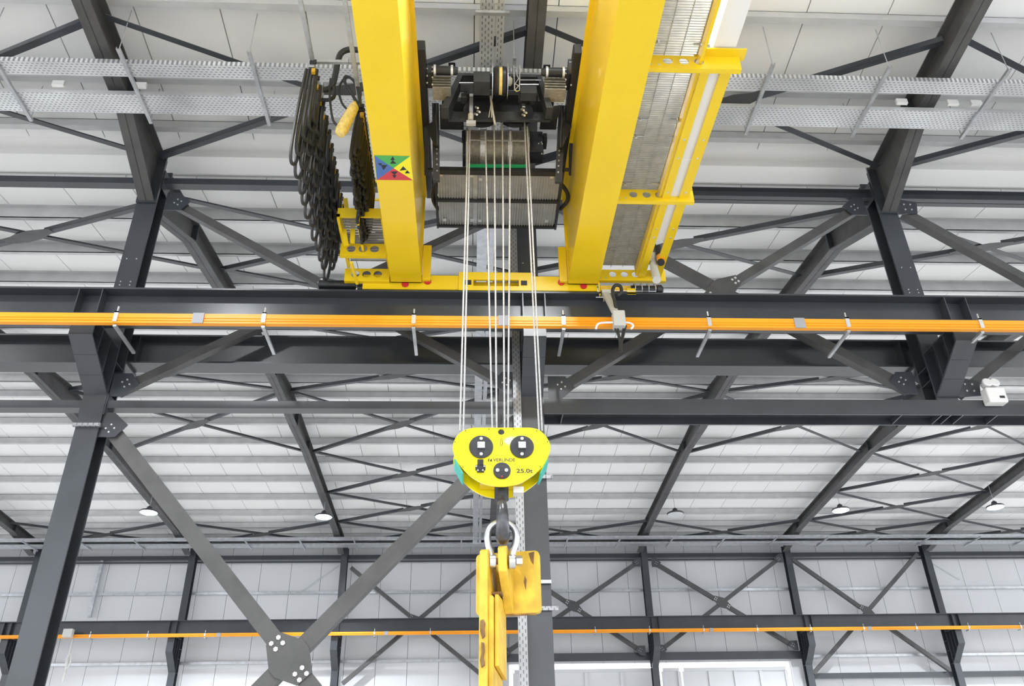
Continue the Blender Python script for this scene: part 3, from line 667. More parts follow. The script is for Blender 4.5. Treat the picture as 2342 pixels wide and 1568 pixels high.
# direction sticker on the left girder
z = GB - .002
c4 = [PZ(*p, z) for p in ((856, 355), (938, 357), (945, 412), (862, 411))]; cc = sum(c4, V()) / 4
st = None
for i, mm in enumerate(('st_green', 'st_yellow', 'st_red', 'st_blue')):
    a, b = c4[i], c4[(i + 1) % 4]
    o = MB().add([(p.x, p.y, z) for p in (a, b, cc)] + [(p.x, p.y, z - .001) for p in (a, b, cc)], [(0, 1, 2), (5, 4, 3), (0, 3, 4, 1), (1, 4, 5, 2), (2, 5, 3, 0)])
    if st is None:
        st = o.build('direction_sticker', mm, cr); st['label'] = 'four-coloured direction sticker with black arrows'
    else: o.build('sticker_field', mm, st)
def tri(pts):
    ps = [PZ(*p, z - .0012) for p in pts]
    MB().add([(p.x, p.y, z - .0012) for p in ps] + [(p.x, p.y, z - .0022) for p in ps], [(0, 1, 2), (5, 4, 3), (0, 3, 4, 1), (1, 4, 5, 2), (2, 5, 3, 0)]).build('arrow', 'ink', st)
for q in (((898, 357), (893, 366), (903, 366)), ((898, 366), (892, 374), (907, 374)), ((864, 373), (874, 373), (870, 379)), ((871, 377), (886, 377), (877, 389)), ((922, 380), (914, 390), (930, 388)), ((931, 389), (926, 396), (938, 396)), ((893, 392), (910, 392), (902, 400)), ((897, 400), (907, 400), (902, 408))): tri(q)

# ------------------------------------------------------------------ current collector on the orange rail
p = PY(1416, 725, 7.6)
t = thing('current_collector', 'grey current collector box with black cables on the near orange rail', 'collector', (p.x, 7.6, 6.4))
a, b = PY(1401, 710, 7.6), PY(1432, 745, 7.6)
MB().box(a.x, b.x, 7.58, 7.7, b.z, a.z).build('box', 'greybox', t, .012)
q = PY(1400, 655, 7.75)
MB().bar(PY(1406, 712, 7.64), (1.54, 7.93, 6.965), .07, .04, (0, 1, 0)).build('arm', 'greybox', t)
MB().tube(smoothpath([PY(x, y, 7.66) for x, y in ((1410, 708), (1406, 690), (1401, 665), (1408, 652), (1419, 655), (1421, 667), (1412, 675))]), .02, 8).build('conduit', 'rubber', t, smooth=True)
for s in (((1363, 752), (1366, 742), (1376, 738), (1402, 737)), ((1430, 737), (1443, 739), (1448, 745), (1443, 752))):
    MB().tube(smoothpath([PY(x, y, 7.62) for x, y in s], 4), .012, 6).build('guide_loop', 'white', t, smooth=True)
for s in (((1404, 746), (1413, 765), (1417, 780), (1417, 805)), ((1412, 746), (1416, 765), (1419, 780), (1419, 805)), ((1427, 746), (1423, 765), (1420, 785), (1420, 805)), ((1432, 744), (1427, 765), (1422, 785), (1421, 805))):
    MB().tube(smoothpath([PY(x, y, 7.66) for x, y in s], 4), .011, 6).build('cable', 'rubber', t, smooth=True)

# ------------------------------------------------------------------ hoist trolley
ht = thing('hoist_trolley', 'black hoist trolley with rope drum riding between the yellow girders', 'hoist', (.26, 6.9, 8.4))
def boxpx(name, x0, y0, x1, y1, Yf, d, m='blacksteel', parent=None, bevel=.006):
    xm = (x0 + x1) / 2; ym = (y0 + y1) / 2
    zt = PY(xm, y0, Yf).z; zb = PY(xm, y1, Yf + d).z
    if zb > zt - .01: zb = PY(xm, y1, Yf).z
    return MB().box(PY(x0, ym, Yf).x, PY(x1, ym, Yf).x, Yf, Yf + d, zb, zt).build(name, m, parent or ht, bevel)
for xa, xb in ((-.585, -.5), (1.02, 1.105)):
    e = MB().box(xa, xb, 5.75, 8.05, GT + .06, GT + .2).build('end_truck', 'black', ht, .01)
    for y in (6.0, 7.8): MB().cyl((xa - .03, y, GT + .14), (xb, y, GT + .14), .08, 20).build('wheel', 'steel', e, smooth=True)
# travel drives
for sx, gx0, gx1, mx0, mx1, fx0, fx1 in ((-1, 967, 991, 992, 1047, 989, 1031), (1, 1292, 1314, 1291, 1238, 1294, 1246)):
    yb = 150 if sx < 0 else 155
    gb = boxpx('gearbox', gx0, yb - 1, gx1, yb + 52, 6.1, .22, 'blacksteel')
    y = 6.08; a = PY(mx0, yb + 11, y); b = PY(mx1, yb + 11, y); dd = V((b.x - a.x, 0, 0)); L = abs(b.x - a.x)
    mo = MB().lathe((a.x, y, a.z), dd, [(0, .058), (.02, .058), (.022, .05), (L * .7, .05), (L * .7 + .002, .058), (L * .7 + .03, .058), (L * .7 + .032, .045), (L - .02, .045), (L, .035)], 20).build('travel_motor', 'black', ht, smooth=True)
    for h in (.012, L * .7 + .015): MB().lathe((a.x + (1 if dd.x > 0 else -1) * (h - .012), y, a.z), dd, [(0, .06), (.024, .06)], 20).build('motor_ring', 'bolt', mo)
    boxpx('terminal_box', (mx0 + mx1 * 3) / 4 - 8, yb - 8, (mx0 + mx1 * 3) / 4 + 8, yb + 4, 6.12, .06, 'black')
    for k in range(5):
        yy = yb + 24 + k * 6
        c, d_ = PY(fx0, yy, 6.12), PY(fx1, yy, 6.12); MB().box(min(c.x, d_.x), max(c.x, d_.x), 6.12, 6.3, c.z - .008, c.z).build('cooling_fin', 'grooves', ht)
    boxpx('motor_housing', fx0, yb + 24, fx1, yb + 48, 6.16, .14, 'black')
    gx = gx1 if sx < 0 else gx0
    bolts([PY(gx + dx * sx, yb + dy, 6.095) for dx, dy in ((2, 5), (2, 14), (2, 28), (2, 44), (14, 8), (14, 24), (14, 40))], (0, -1, 0), gb, .009, .01)
# cross beam group
boxpx('cross_beam', 1046, 168, 1238, 206, 6.25, .2)
MB().prism([(PY(x, y, 6.24).x, PY(x, y, 6.24).z) for x, y in ((1008, 246), (1046, 172), (1058, 172), (1026, 246))], 'y', 6.24, 6.4).build('side_link', 'blacksteel', ht)
MB().prism([(PY(x, y, 6.24).x, PY(x, y, 6.24).z) for x, y in ((1265, 246), (1238, 172), (1228, 172), (1250, 246))], 'y', 6.24, 6.4).build('side_link', 'blacksteel', ht)
boxpx('beam_box', 1052, 190, 1084, 212, 6.2, .12); boxpx('beam_box', 1190, 192, 1228, 212, 6.2, .12)
boxpx('beam_foot', 1054, 212, 1068, 238, 6.3, .1, 'black'); boxpx('beam_foot', 1212, 212, 1226, 240, 6.3, .1, 'black'); boxpx('beam_foot', 1186, 214, 1207, 238, 6.3, .1, 'black')
MB().cyl(PY(1050, 189, 6.19), PY(1084, 189, 6.19), .006, 8).build('bright_rod', 'chrome', ht); MB().cyl(PY(1190, 193, 6.19), PY(1232, 193, 6.19), .008, 8).build('bright_rod', 'chrome', ht); MB().cyl(PY(1190, 183, 6.22), PY(1238, 183, 6.22), .005, 8).build('bright_rod', 'chrome', ht)
rb = boxpx('reel_drive', 1083, 163, 1122, 219, 6.1, .2)
a, b = PY(1125, 185, 6.2), PY(1161, 185, 6.2)
R_ = .19
re = MB().lathe((a.x + .012, 6.2, a.z), (1, 0, 0), [(0, .13), (.02, .15), (.06, .155), (.065, .135), (b.x - a.x - .075, .135), (b.x - a.x - .07, .155), (b.x - a.x - .03, .15), (b.x - a.x - .024, .13)], 28).build('cable_reel', 'black', ht, smooth=True)
MB().lathe((a.x + .07, 6.2, a.z), (1, 0, 0), [(0, .141), (.03, .146), (.06, .141)], 28).build('wrapped_cable', 'plastic', re, smooth=True)
for x in (a.x, b.x - .008): MB().lathe((x, 6.2, a.z), (1, 0, 0), [(0, R_), (.008, R_)], 32).build('reel_disc', 'chrome', re)
MB().lathe((b.x, 6.2, a.z), (1, 0, 0), [(0, .05), (.03, .05), (.05, .03)], 16).build('reel_hub', 'greybox', re, smooth=True)
# bent wire guide
wg = [PY(x, y, 6.0) for x, y in ((1175, 150), (1177, 206), (1182, 209), (1188, 207), (1189, 150))]
MB().tube(wg, .006, 6).build('wire_guide', 'chrome', ht)
MB().tube([PY(x, y, 6.0) for x, y in ((1177, 155), (1183, 152), (1182, 170), (1186, 180), (1178, 192), (1186, 196), (1179, 205))], .006, 6).build('wire_guide', 'chrome', ht)
# frame plate and sheaves
boxpx('frame_core', 1060, 206, 1232, 262, 6.5, .3, 'black'); boxpx('frame_core', 1010, 222, 1062, 262, 6.6, .2, 'black'); boxpx('frame_core', 1228, 222, 1268, 262, 6.6, .2, 'black')
fpz = [(1005, 238), (1006, 262), (1026, 274), (1258, 275), (1279, 263), (1279, 240), (1262, 244), (1246, 256), (1040, 255), (1024, 243)]
fpl = MB().prism([(PY(x, y, 6.46).x, PY(x, y, 6.46).z) for x, y in fpz], 'y', 6.46, 6.49).build('frame_plate', 'blacksteel', ht)
for px in (1027, 1052, 1226, 1249): p = PY(px, 267, 6.455); MB().tube([(p.x + .014 * math.cos(k * .6), 6.455, p.z + .014 * math.sin(k * .6)) for k in range(11)], .003, 5).build('screw_eye', 'ink', fpl)
for px in (1101, 1178):
    p = PY(px, 288, 6.6)
    sh = MB().lathe((p.x, 6.56, p.z + .2), (0, 1, 0), [(0, .17), (.012, .2), (.03, .17), (.05, .17), (.068, .2), (.08, .17)], 36).build('sheave', 'black', ht, smooth=True)
for px0, px1 in ((1005, 1060), (1238, 1277)): boxpx('lower_housing', px0, 262, px1, 297, 6.7, .22, 'black')
# drum
a, b = PY(1066, 338, 7.05), PY(1208, 338, 7.05)
L = b.x - a.x; prof = [(0, .235), (.02, .235), (.021, .2)]
ng = 44
for i in range(ng):
    h = .03 + (L - .06) * i / ng; st_ = (L - .06) / ng
    prof += [(h, .2), (h + st_ * .5, .208)]
prof += [(L - .021, .2), (L - .02, .235), (L, .235)]
dr = MB().lathe((a.x, 7.05, a.z), (1, 0, 0), prof, 40).build('rope_drum', 'grooves', ht, smooth=False)
for x0, x1 in ((1098, 1112), (1160, 1170)):
    c, d_ = PY(x0, 338, 7.05), PY(x1, 338, 7.05); MB().lathe((c.x, 7.05, a.z), (1, 0, 0), [(0, .213), (d_.x - c.x, .213)], 32).build('rope_layer', 'rope', dr)
boxpx('drum_gearbox', 1210, 300, 1243, 374, 6.95, .2); boxpx('drum_gearbox', 1243, 304, 1252, 342, 6.98, .15)
boxpx('drum_side', 1058, 296, 1065, 382, 6.95, .2); boxpx('drum_bracket', 1056, 298, 1061, 328, 6.9, .1, 'black')
MB().bar(PY(1075, 320, 6.79), PY(1203, 322, 6.79), .012, .016).build('rope_guide', 'bolt', ht)
MB().bar(PY(1068, 379, 6.95), PY(1202, 380, 6.95), .02, .035).build('drip_tray', 'shellgreen', ht)
bolts([PY(x, y, 6.945) for x, y in ((1232, 329), (1238, 326), (1240, 330), (1239, 352))], (0, -1, 0), ht, .008, .01)
# side arms
for p, q, w_ in (((996, 238), (998, 415), -1), ((1286, 243), (1277, 418), 1)):
    a, b = PY(*p, 6.62), PY(*q, 6.95)
    ar = MB().bar(a, b, .075, .06, (0, 1, 0)).build('side_arm', 'black', ht)
    MB().cyl(PY(p[0] + w_ * -1, p[1], 6.55), PY(p[0] + w_ * -4, p[1] + 95, 6.72), .022, 10).build('arm_tube', 'blacksteel', ar, smooth=True)
    for k in (.0, .08, .42, .62, .68, .75, .82, .9): bolts([a.lerp(b, k) + V((-.01 * w_, -.04, 0))], (0, -1, 0), ar, .009, .012)
    for p2, q2 in (((p[0] + w_ * 22, 205), (p[0] + w_ * 20, 400)),): MB().bar(PY(*p2, 6.5), PY(*q2, 7.3), .05, .05, (0, 1, 0)).build('rail_guard', 'black', ar)
    MB().prism([(PY(x, y, 6.6).x, PY(x, y, 6.6).z) for x, y in ((p[0] - w_ * 2, 268), (p[0] + w_ * 22, 285), (p[0] + w_ * 2, 330))], 'y', 6.62, 6.64).build('arm_gusset', 'black', ar)
    MB().bar(PY(p[0] + w_ * 2, 388, 6.95), PY(p[0] + w_ * 18, 388, 6.95), .03, .03).build('arm_stub', 'black', ar)
# service platform of the trolley: two ribbed panels seen from below
PZt = 7.95
q0, q1 = PZ(1000, 398, PZt), PZ(1283, 398, PZt); xa, xb = q0.x + .0, q1.x - .0
yA, yB, yC = PZ(1140, 396, PZt).y, PZ(1140, 455, PZt).y, PZ(1140, 515, PZt).y
for nm, y0, y1 in (('platform_panel', yA, yB), ('platform_panel', yB + .04, yC)):
    m = MB().box(xa, xb, y0, y1, PZt + .012, PZt + .018); k = 0; x = xa
    while x < xb: m.box(x, x + .012, y0, y1, PZt, PZt + .012); x += .031
    m.build(nm, 'platepanel', ht)
for y, w_ in ((yA - .06, .07), (yB, .04), (yC, .03)): MB().box(xa - .03, xb + .03, y, y + w_, PZt - .025, PZt + .03).build('platform_bar', 'black', ht)
for x in (xa - .035, xb + .01): MB().box(x, x + .025, yA - .06, yC + .05, PZt - .02, PZt + .06).build('platform_bar', 'black', ht)
for px, py in ((1008, 400), (1079, 402), (1099, 410), (1262, 405), (1017, 503), (1079, 504), (1097, 505), (1250, 506)):
    p = PZ(px, py, PZt - .01); MB().box(p.x - .02, p.x + .02, p.y - .02, p.y + .02, PZt - .012, PZt).build('panel_clip', 'bolt', ht)
p = PZ(1087, 430, PZt - .002); MB().box(p.x - .025, p.x + .025, yA, yC, PZt - .004, PZt - .0005).build('panel_seam', 'galv', ht)
for s, px in ((-1, 1000), (1, 1283)):
    pts = [PZ(px, 420, 8.0), PZ(px + s * 14 * (s > 0) - 8 * (s < 0), 440, 8.0), PZ(px + s * 14 * (s > 0) - 8 * (s < 0), 460, 8.0), PZ(px - s * 2, 478, 8.0)]
    MB().tube(smoothpath(pts, 4), .025, 8).build('hand_grip', 'rubber', ht, smooth=True)
# rope hardware
a = PY(1078, 214, 6.35); b = PY(1078, 262, 6.4)
lc = MB().box(a.x - .02, a.x + .02, 6.35, 6.4, b.z, a.z).build('load_cell', 'chrome', ht)
MB().box(a.x - .05, a.x + .05, 6.38, 6.42, PY(1078, 285, 6.4).z, PY(1078, 278, 6.4).z).build('stop_plate', 'bolt', ht)
MB().cyl(PY(1077, 262, 6.4), PY(1076, 276, 6.4), .03, 10).build('rope_socket', 'greybox', ht)
for px, py in ((1088, 245), (1092, 254), (1086, 260), (1193, 250), (1199, 256), (1195, 262)): MB().cyl(PY(px, py, 6.4), PY(px + 5, py + 2, 6.36), .012, 8).build('rope_clamp', 'bolt', ht)
boxpx('rope_anchor', 1194, 236, 1202, 244, 6.36, .06, 'chrome')
MB().tube([PY(x, y, 6.38) for x, y in ((1122, 220), (1126, 250), (1132, 284))], .012, 6).build('loose_rope', 'greybox', ht)
for q in ((1118, 268), (1124, 268)): MB().tube([PY(1124, 232, 6.37), PY(*q, 6.37)], .005, 5).build('loose_rope', 'greybox', ht)
for xt, yt, xb_ in ((1070, 300, 1052), (1075, 285, 1060), (1110, 300, 1126), (1130, 276, 1136), (1149, 276, 1154), (1167, 300, 1162), (1198, 245, 1233), (1206, 290, 1240)):
    MB().cyl(PY(xt, yt, 6.6), PY(xb_, 985, 6.6), .0085, 8).build('rope', 'rope', ht, smooth=True)

# ------------------------------------------------------------------ hook block
hb = thing('hook_block', 'bright yellow hook block marked 25.0t with three dark round caps', 'hook block', (.25, 6.6, 4.1))
def Zp(x, y): return 1020 + x * .12118, 960 + y * .12118
out = [(520, 145), (1600, 145), (1750, 185), (1880, 300), (1950, 420), (1970, 530), (1940, 660), (1870, 800), (1750, 950), (1600, 1070), (1400, 1190), (1200, 1240), (1040, 1252), (880, 1240), (690, 1190), (500, 1085), (350, 955), (230, 800), (160, 670), (128, 540), (145, 420), (215, 290), (350, 190)]
YF, YK = 6.46, 6.74
def bp(x, y, Y=YF): q = PY(*Zp(x, y), Y); return q
opts = [(bp(p.x, p.y).x, bp(p.x, p.y).z) for p in [V((520, 145, 0))] + smoothpath([V((x, y, 0)) for x, y in out[1:] + [out[0]]], 4)[:-1]]
hole = bp(1043, 222)
plate_holes(MB(), opts, [circ(hole.x, hole.z, .028)], YF, YF + .02).build('front_plate', 'yellow_bright', hb, .004)
plate_holes(MB(), opts, [circ(hole.x, hole.z, .028)], YK, YK + .02).build('back_plate', 'yellow_bright', hb, .004)
sc = 1 / 275 * .12118 * YF / 6.4
def cap(x, y, r, kind):
    c = bp(x, y); rr = r * sc
    d = MB().lathe((c.x, YF, c.z), (0, -1, 0), [(0, rr), (.016, rr), (.02, rr - .004)], 36).build('sheave_cap', 'blacksteel', hb, smooth=True)
    if kind:
        for dy in (-145, 145):
            p = bp(x, y + dy); MB().cyl((p.x, YF - .02, p.z), (p.x, YF - .027, p.z), .014, 14).build('bolt', 'bolt', d)
        p = bp(x, y - 10); MB().box(p.x - .033, p.x + .033, YF - .05, YF - .02, p.z - .03, p.z + .026).build('shaft_end', 'chrome', d, .004)
    else:
        for dx in (-82, 84):
            p = bp(x + dx, y); MB().cyl((p.x, YF - .02, p.z), (p.x, YF - .027, p.z), .015, 14).build('bolt', 'bolt', d)
        p = bp(x, y + 40); MB().cyl((p.x, YF - .019, p.z), (p.x, YF - .022, p.z), .013, 14).build('centre_hole', 'ink', d)
        p = bp(x, y + 118); MB().prism([(p.x - .008, p.z - .006), (p.x + .008, p.z - .006), (p.x, p.z + .01)], 'y', YF - .0225, YF - .02).build('pointer', 'red', d)
cap(663, 515, 228, True); cap(1432, 515, 228, True); cap(1055, 965, 162, False)
br = MB()
for x0, y0, x1, y1 in ((595, 760, 705, 870), (555, 865, 745, 950), (585, 945, 715, 995)):
    p, q = bp(x0, y0), bp(x1, y1); br.box(p.x, q.x, YF - .02, YF, q.z, p.z)
br = br.build('lock_bracket', 'black', hb)
bolts([V((bp(x, y).x, YF - .02, bp(x, y).z)) for x, y in ((572, 892), (722, 892), (602, 966), (695, 966))], (0, -1, 0), br, .007, .006)
bolts([V((bp(x, y).x, YF, bp(x, y).z)) for x, y in ((370, 203), (812, 172), (1275, 172), (1712, 203), (168, 415), (1918, 412), (320, 888), (1780, 884))], (0, -1, 0), hb, .005, .004, 'ink')
for x, y in ((1052, 1150),): p = bp(x, y); MB().box(p.x - .012, p.x + .012, YF - .004, YF, p.z - .02, p.z + .025).build('tag', 'st_yellow', hb)
# lettering
def text(body, x0, x1, base, cap_, m, parent, off):
    cu = bpy.data.curves.new('lettering', 'FONT'); cu.body = body; cu.size = 1; cu.offset = off
    ob = bpy.data.objects.new('lettering', cu); COL.objects.link(ob); bpy.context.view_layer.update()
    me = bpy.data.meshes.new_from_object(ob.evaluated_get(bpy.context.evaluated_depsgraph_get())); bpy.data.objects.remove(ob); bpy.data.curves.remove(cu)
    xs = [v.co.x for v in me.vertices]; ys = [v.co.y for v in me.vertices]
    p, q = bp(x0, base), bp(x1, base); sx = (q.x - p.x) / (max(xs) - min(xs)); sz = (bp(x0, base - cap_).z - p.z) / (max(ys) - min(ys))
    o0 = base_of(parent); mn, my = min(xs), min(ys)
    for v in me.vertices: v.co = ((v.co.x - mn) * sx + p.x - o0[0], YF - .0015 - o0[1], (v.co.y - my) * sz + p.z - o0[2])
    me.materials.clear(); me.materials.append(M[m]); o = bpy.data.objects.new('lettering', me); COL.objects.link(o); o.parent = parent; return o
text('VERLINDE', 890, 1305, 785, 62, 'ink', hb, .012)
text('25.0t', 1330, 1640, 1000, 80, 'ink', hb, .02)
for q in (((795, 735), (812, 785)), ((812, 735), (832, 745)), ((846, 735), (866, 785))):
    a, b = bp(*q[0]), bp(*q[1]); MB().box(a.x, b.x, YF - .002, YF - .0005, b.z, a.z).build('logo_mark', 'ink', hb)
MB().prism([(bp(x, y).x, bp(x, y).z) for x, y in ((822, 770), (848, 752), (848, 785))], 'y', YF - .002, YF - .0005).build('logo_mark', 'ink', hb)
MB().tube([bp(x, y, YF - .001) for x, y in ((1046, 320), (1030, 390), (1022, 440), (1036, 480), (1056, 480), (1070, 440), (1062, 390))], .0022, 5, True).build('rope_symbol', 'ink', hb)
# sides, sheaves and shank
for s, xs_ in ((-1, ((150, 720), (300, 990))), (1, ((1945, 720), (1800, 990)))):
    a, b = bp(*xs_[0]), bp(*xs_[1])
    MB().add([(a.x, YF + .02, a.z), (b.x, YF + .02, b.z), (b.x, YK, b.z), (a.x, YK, a.z), (a.x + s * -.012, YF + .02, a.z), (b.x + s * -.012, YF + .02, b.z), (b.x + s * -.012, YK, b.z), (a.x + s * -.012, YK, a.z)],
             [(0, 1, 2, 3), (7, 6, 5, 4), (0, 4, 5, 1), (1, 5, 6, 2), (2, 6, 7, 3), (3, 7, 4, 0)]).build('side_guard', 'teal', hb)
for x in (663, 1432):
    c = bp(x, 515)
    for yy in (YF + .05, YF + .14): MB().lathe((c.x, yy, c.z), (0, 1, 0), [(0, .2), (.02, .2), (.035, .17), (.05, .2), (.07, .2)], 32).build('sheave', 'black', hb, smooth=True)
c = bp(1055, 965); MB().box(c.x - .18, c.x + .18, YF + .03, YK - .01, c.z - .06, c.z + .06).build('crosshead', 'yellow', hb)
MB().cyl((c.x, 6.6, c.z - .05), (c.x, 6.6, c.z - .2), .06, 18).build('hook_nut', 'blacksteel', hb, smooth=True)
p = PY(1182, 1122, 6.55); MB().box(p.x - .03, p.x + .06, 6.56, 6.66, p.z - .01, p.z + .045).build('switch_box', 'white', hb, .005)

# hook, seen edge-on
hk = MB(); zt = PY(1146, 1118, 6.6).z; zb = PY(1150, 1236, 6.6).z; xh = PY(1147, 1160, 6.6).x; R1 = .115
cz = zb + .055 + R1
pts = [(xh, 6.6, zt + .05), (xh, 6.6, zt - .03)]; rs = [.045, .045]
for k in range(0, 17):
    a_ = math.radians(100 - k * 17.0)
    pts.append((xh + .012 * (k / 16), 6.6 - R1 * math.cos(math.radians(k * 17 - 70)) * 1.0, cz + R1 * math.sin(math.radians(70 - k * 17)) * 1.25)); rs.append(.06 - .022 * abs(k - 8) / 8 - (.02 if k > 13 else 0))
hko = hk.tube(smoothpath(pts, 3), .05, 14, rs=[rs[min(int(i / 3), len(rs) - 1)] for i in range(len(smoothpath(pts, 3)))]).build('hook', 'hooksteel', hb, smooth=True)

# ------------------------------------------------------------------ shackle
YS = 6.58
sh = thing('bow_shackle', 'grey steel bow shackle hanging on the crane hook', 'shackle', PY(1148, 1285, YS))
bw = [PY(x, y, YS) for x, y in ((1126, 1290), (1123, 1268), (1117, 1245), (1115, 1225), (1120, 1208), (1132, 1198), (1148, 1195), (1163, 1198), (1176, 1208), (1181, 1225), (1178, 1245), (1172, 1262), (1170, 1290))]
MB().tube(smoothpath(bw, 4), .029, 12).build('bow', 'chrome', sh, smooth=True)
for x in (1126, 1170): p = PY(x, 1284, YS); MB().lathe((p.x - .025, YS, p.z), (1, 0, 0), [(0, .05), (.006, .058), (.05, .058), (.056, .05)], 20).build('eye', 'chrome', sh, smooth=True)
a, b = PY(1115, 1283, YS), PY(1196, 1281, YS)
MB().cyl(a, (b.x - .01, YS, a.z), .026, 16).build('pin', 'rusty', sh, smooth=True)
MB().cyl((b.x - .055, YS, a.z), (b.x - .005, YS, a.z), .042, 6).build('nut', 'chrome', sh)

# ------------------------------------------------------------------ lifting beam below the hook
lb = thing('lifting_beam', 'worn yellow lifting beam with end plate hanging from the shackle', 'lifting beam', PY(1150, 1568, 6.6))
def rrect(x0, z0, x1, z1, r, n=5):
    o = []
    for cx, cz_, a0 in ((x1 - r, z1 - r, 0), (x0 + r, z1 - r, 90), (x0 + r, z0 + r, 180), (x1 - r, z0 + r, 270)):
        o += [(cx + r * math.cos(math.radians(a0 + 90 * i / n)), cz_ + r * math.sin(math.radians(a0 + 90 * i / n))) for i in range(n + 1)]
    return o
YP = 6.86
a, b = PY(1086, 1262, YP), PY(1237, 1406, YP); b.z = PY(1160, 1404, YP).z; a.z = PY(1200, 1262, YP).z
MB().prism(rrect(a.x - .08, b.z, b.x - .08, a.z, .04), 'y', YP, YP + .06).build('end_plate', 'yellow_worn', lb, .003)
MB().box(a.x - .03, b.x - .13, YP + .002, YP + .058, b.z - .006, b.z + .002).build('scuffed_edge', 'scuff', lb)
MB().prism([(b.x - .2, b.z + .18), (b.x - .19, b.z + .27), (b.x - .205, b.z + .3), (b.x - .215, b.z + .25)], 'y', YP - .0015, YP).build('dent', 'rusty', lb)
MB().prism([(b.x - .17, a.z - .02), (b.x - .12, a.z - .01), (b.x - .13, a.z - .12), (b.x - .15, a.z - .09)], 'y', YP - .0015, YP).build('dent', 'rusty', lb)
zA = PY(1107, 1246, 6.42).z; zA2 = PY(1107, 1416, 6.34).z
def lug(x0, x1, poly, nm, m='yellow_worn'): return MB().prism(poly, 'x', x0, x1).build(nm, m, lb, .004)
xA0, xA1 = PY(1097, 1330, 6.42).x, PY(1116, 1330, 6.42).x
lug(xA0, xA1, [(6.44, zA - .03), (6.5, zA), (6.6, zA - .01), (YP, b.z + .35), (YP, 2.1), (6.38, 2.1)], 'main_plate')
xB0, xB1 = PY(1136, 1330, 6.5).x, PY(1156, 1330, 6.5).x
zB = PY(1146, 1243, 6.5).z
lug(xB0, xB1, [(6.5, zB - .03), (6.55, zB), (6.65, zB - .02), (YP, b.z + .38), (YP, b.z), (6.8, b.z - .01), (6.52, a.z - .25)], 'lug_plate')
xC0, xC1 = xA1, PY(1138, 1500, 6.45).x
lug(xA1 + .001, xC1 - .035, [(6.46, b.z + .06), (YP, b.z + .06), (YP, 2.1), (6.45, 2.1)], 'stiffening_plate')
lug(xC1 - .03, xC1, [(6.52, b.z + .08), (YP, b.z + .08), (YP, b.z - .5), (6.5, b.z - .45)], 'stiffening_plate')
MB().box(xA1 - .001, xB0 + .01, 6.6, 6.85, b.z + .1, b.z + .12).build('spacer', 'rusty', lb)
lug(xA1 + .0005, xA1 + .004, [(6.62, a.z - .06), (6.82, a.z - .13), (6.82, a.z - .4), (6.64, a.z - .3)], 'worn_label', 'greybox')
for k, pl in enumerate((((1102, 1416), (1109, 1414), (1113, 1422), (1111, 1436), (1112, 1452), (1106, 1458), (1102, 1444), (1101, 1428)), ((1104, 1466), (1110, 1468), (1111, 1486), (1108, 1500), (1112, 1518), (1104, 1524), (1101, 1508), (1105, 1490)))):
    MB().prism([(PY(x, y, 6.39).x + .002, PY(x, y, 6.39).z) for x, y in pl], 'y', 6.376, 6.40).build('rust_patch', 'rusty', lb)
lb.rotation_euler.z = math.radians(-12); lb.location.x += .03

# ------------------------------------------------------------------ festoon cables
def festoon(name, label, X, Zt, ys, drop, flat, seed):
    rnd = random.Random(seed)
    t = thing(name, label, 'festoon', (X, ys[0], Zt))
    MB().box(X - .02, X + .02, 2.0, ys[-1] + .1, Zt + .05, Zt + .055).box(X - .02, X - .016, 2.0, ys[-1] + .1, Zt + .055, Zt + .09).box(X + .016, X + .02, 2.0, ys[-1] + .1, Zt + .055, Zt + .09).build('track', 'galv', t)
    for i, y in enumerate(ys):
        c = MB().box(X - .03, X + .03, y - .03, y + .03, Zt - .02, Zt + .05).build('cable_trolley', 'galv' if not flat else 'black', t, .005)
        MB().box(X - .02, X + .045, y - .045, y - .03, Zt + .01, Zt + .06).build('roller', 'black', c)
        MB().box(X + .01, X + .045, y - .045, y - .01, Zt - .11, Zt - .06).build('cable_clamp', 'clampyellow', c)
    for i in range(len(ys) - 1):
        y0, y1 = ys[i], ys[i + 1]
        for k in range(5 if not flat else 3):
            d = drop(i) * (1 - (.13 if not flat else .1) * k + rnd.uniform(-.03, .03)); ox = (k - (2 if not flat else 1)) * .026 + rnd.uniform(-.01, .01); wv = rnd.uniform(.0, .03) - .012 * k
            pts = [(X + ox, y0, Zt - .03), (X + ox * 1.2 - .01, y0 - wv, Zt - d * .5), (X + ox * 1.3 - .02, y0 + (y1 - y0) * .15 - wv * .3, Zt - d * .9), (X + ox * 1.3 - .02, (y0 + y1) / 2, Zt - d), (X + ox * 1.3 - .01, y1 + .02, Zt - d * .88), (X + ox * 1.1, y1 + wv, Zt - d * .5), (X + ox, y1, Zt - .03)]
            MB().tube(smoothpath(pts, 5), .017 if not flat else .018, 6).build('cable_loop', 'rubber', t, smooth=True)
    return t
festoon('festoon_cable', 'long row of black cable loops hanging from a track left of the crane', -1.58, 8.06, [5.68 + .203 * i for i in range(12)], lambda i: 1.16 - .015 * i, False, 3)
festoon('festoon_cable', 'tight bundle of black cables hanging close beside the left yellow girder', -1.17, 8.02, [6.2 + .062 * i for i in range(20)], lambda i: .62 + .012 * i, True, 5)
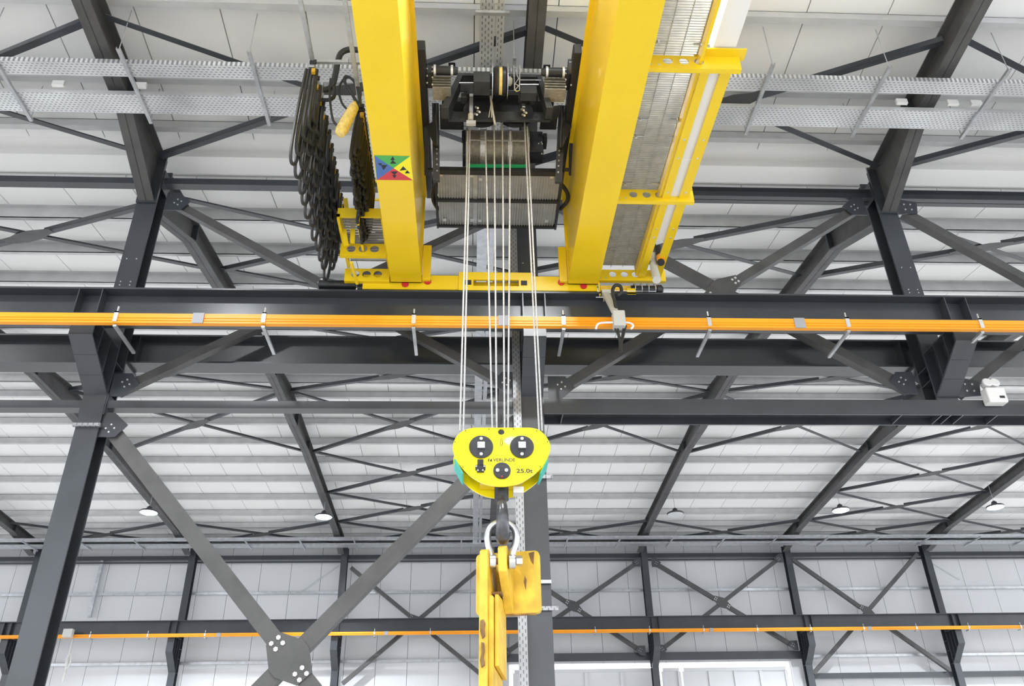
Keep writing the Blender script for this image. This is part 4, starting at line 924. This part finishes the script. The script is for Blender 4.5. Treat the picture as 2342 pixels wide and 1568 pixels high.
# pendant with yellow protective cover
p, q = PY(812, 240, 5.95), PY(776, 308, 5.95)
t = thing('pendant_control', 'yellow plastic wrapped pendant control hung up beside the black cables', 'controller', q)
d_ = (q - p); L = d_.length
MB().lathe(p, d_, [(0, .035), (.03, .05), (L * .4, .058), (L * .85, .062), (L * .97, .05), (L, .025)], 18).build('wrapped_body', 'plastic', t, smooth=True)
MB().lathe(p - d_ * .06, d_, [(0, .03), (.05, .042), (.07, .04)], 14).build('cable_gland', 'yellow_worn', t, smooth=True)
for s in (((818, 240), (825, 215), (815, 190), (800, 178), (785, 182), (775, 205), (782, 235), (796, 252)), ((816, 238), (806, 218), (792, 195), (790, 180), (800, 176), (815, 195), (822, 225)), ((756, 180), (754, 210), (757, 250), (762, 275), (772, 288)), ((822, 242), (812, 225), (796, 200), (786, 184), (792, 174), (808, 185), (822, 215), (823, 243))):
    MB().tube(smoothpath([PY(x, y, 5.93) for x, y in s], 5), .012, 6).build('cable', 'rubber', t, smooth=True)
# bent black conduit and cross bar
t = thing('cable_conduit', 'thick black bent conduit between the hanging cables and the left girder', 'conduit', PY(770, 150, 6.0))
MB().tube(smoothpath([PY(x, y, 6.05) for x, y in ((850, 118), (815, 114), (795, 114), (780, 122), (773, 140), (768, 165), (762, 190), (752, 203), (736, 206))], 5), .032, 10).build('conduit', 'black', t, smooth=True)
MB().tube(smoothpath([PY(x, y, 6.03) for x, y in ((733, 228), (752, 228), (764, 220), (765, 200))], 5), .02, 8).build('conduit', 'black', t, smooth=True)
MB().box(PY(735, 210, 6).x - .01, PY(735, 210, 6).x + .01, 5.98, 6.08, PY(735, 222, 6).z, PY(735, 190, 6).z).build('end_plate', 'galv', t)
MB().bar(PY(714, 141, 5.75), PY(850, 143, 5.75), .03, .035).build('cross_bar', 'galv', t)
for px, py in ((712, 141), (792, 141)): p = PY(px, py, 5.74); MB().box(p.x - .02, p.x + .02, 5.72, 5.75, p.z - .03, p.z + .03).build('bar_clamp', 'galv', t)
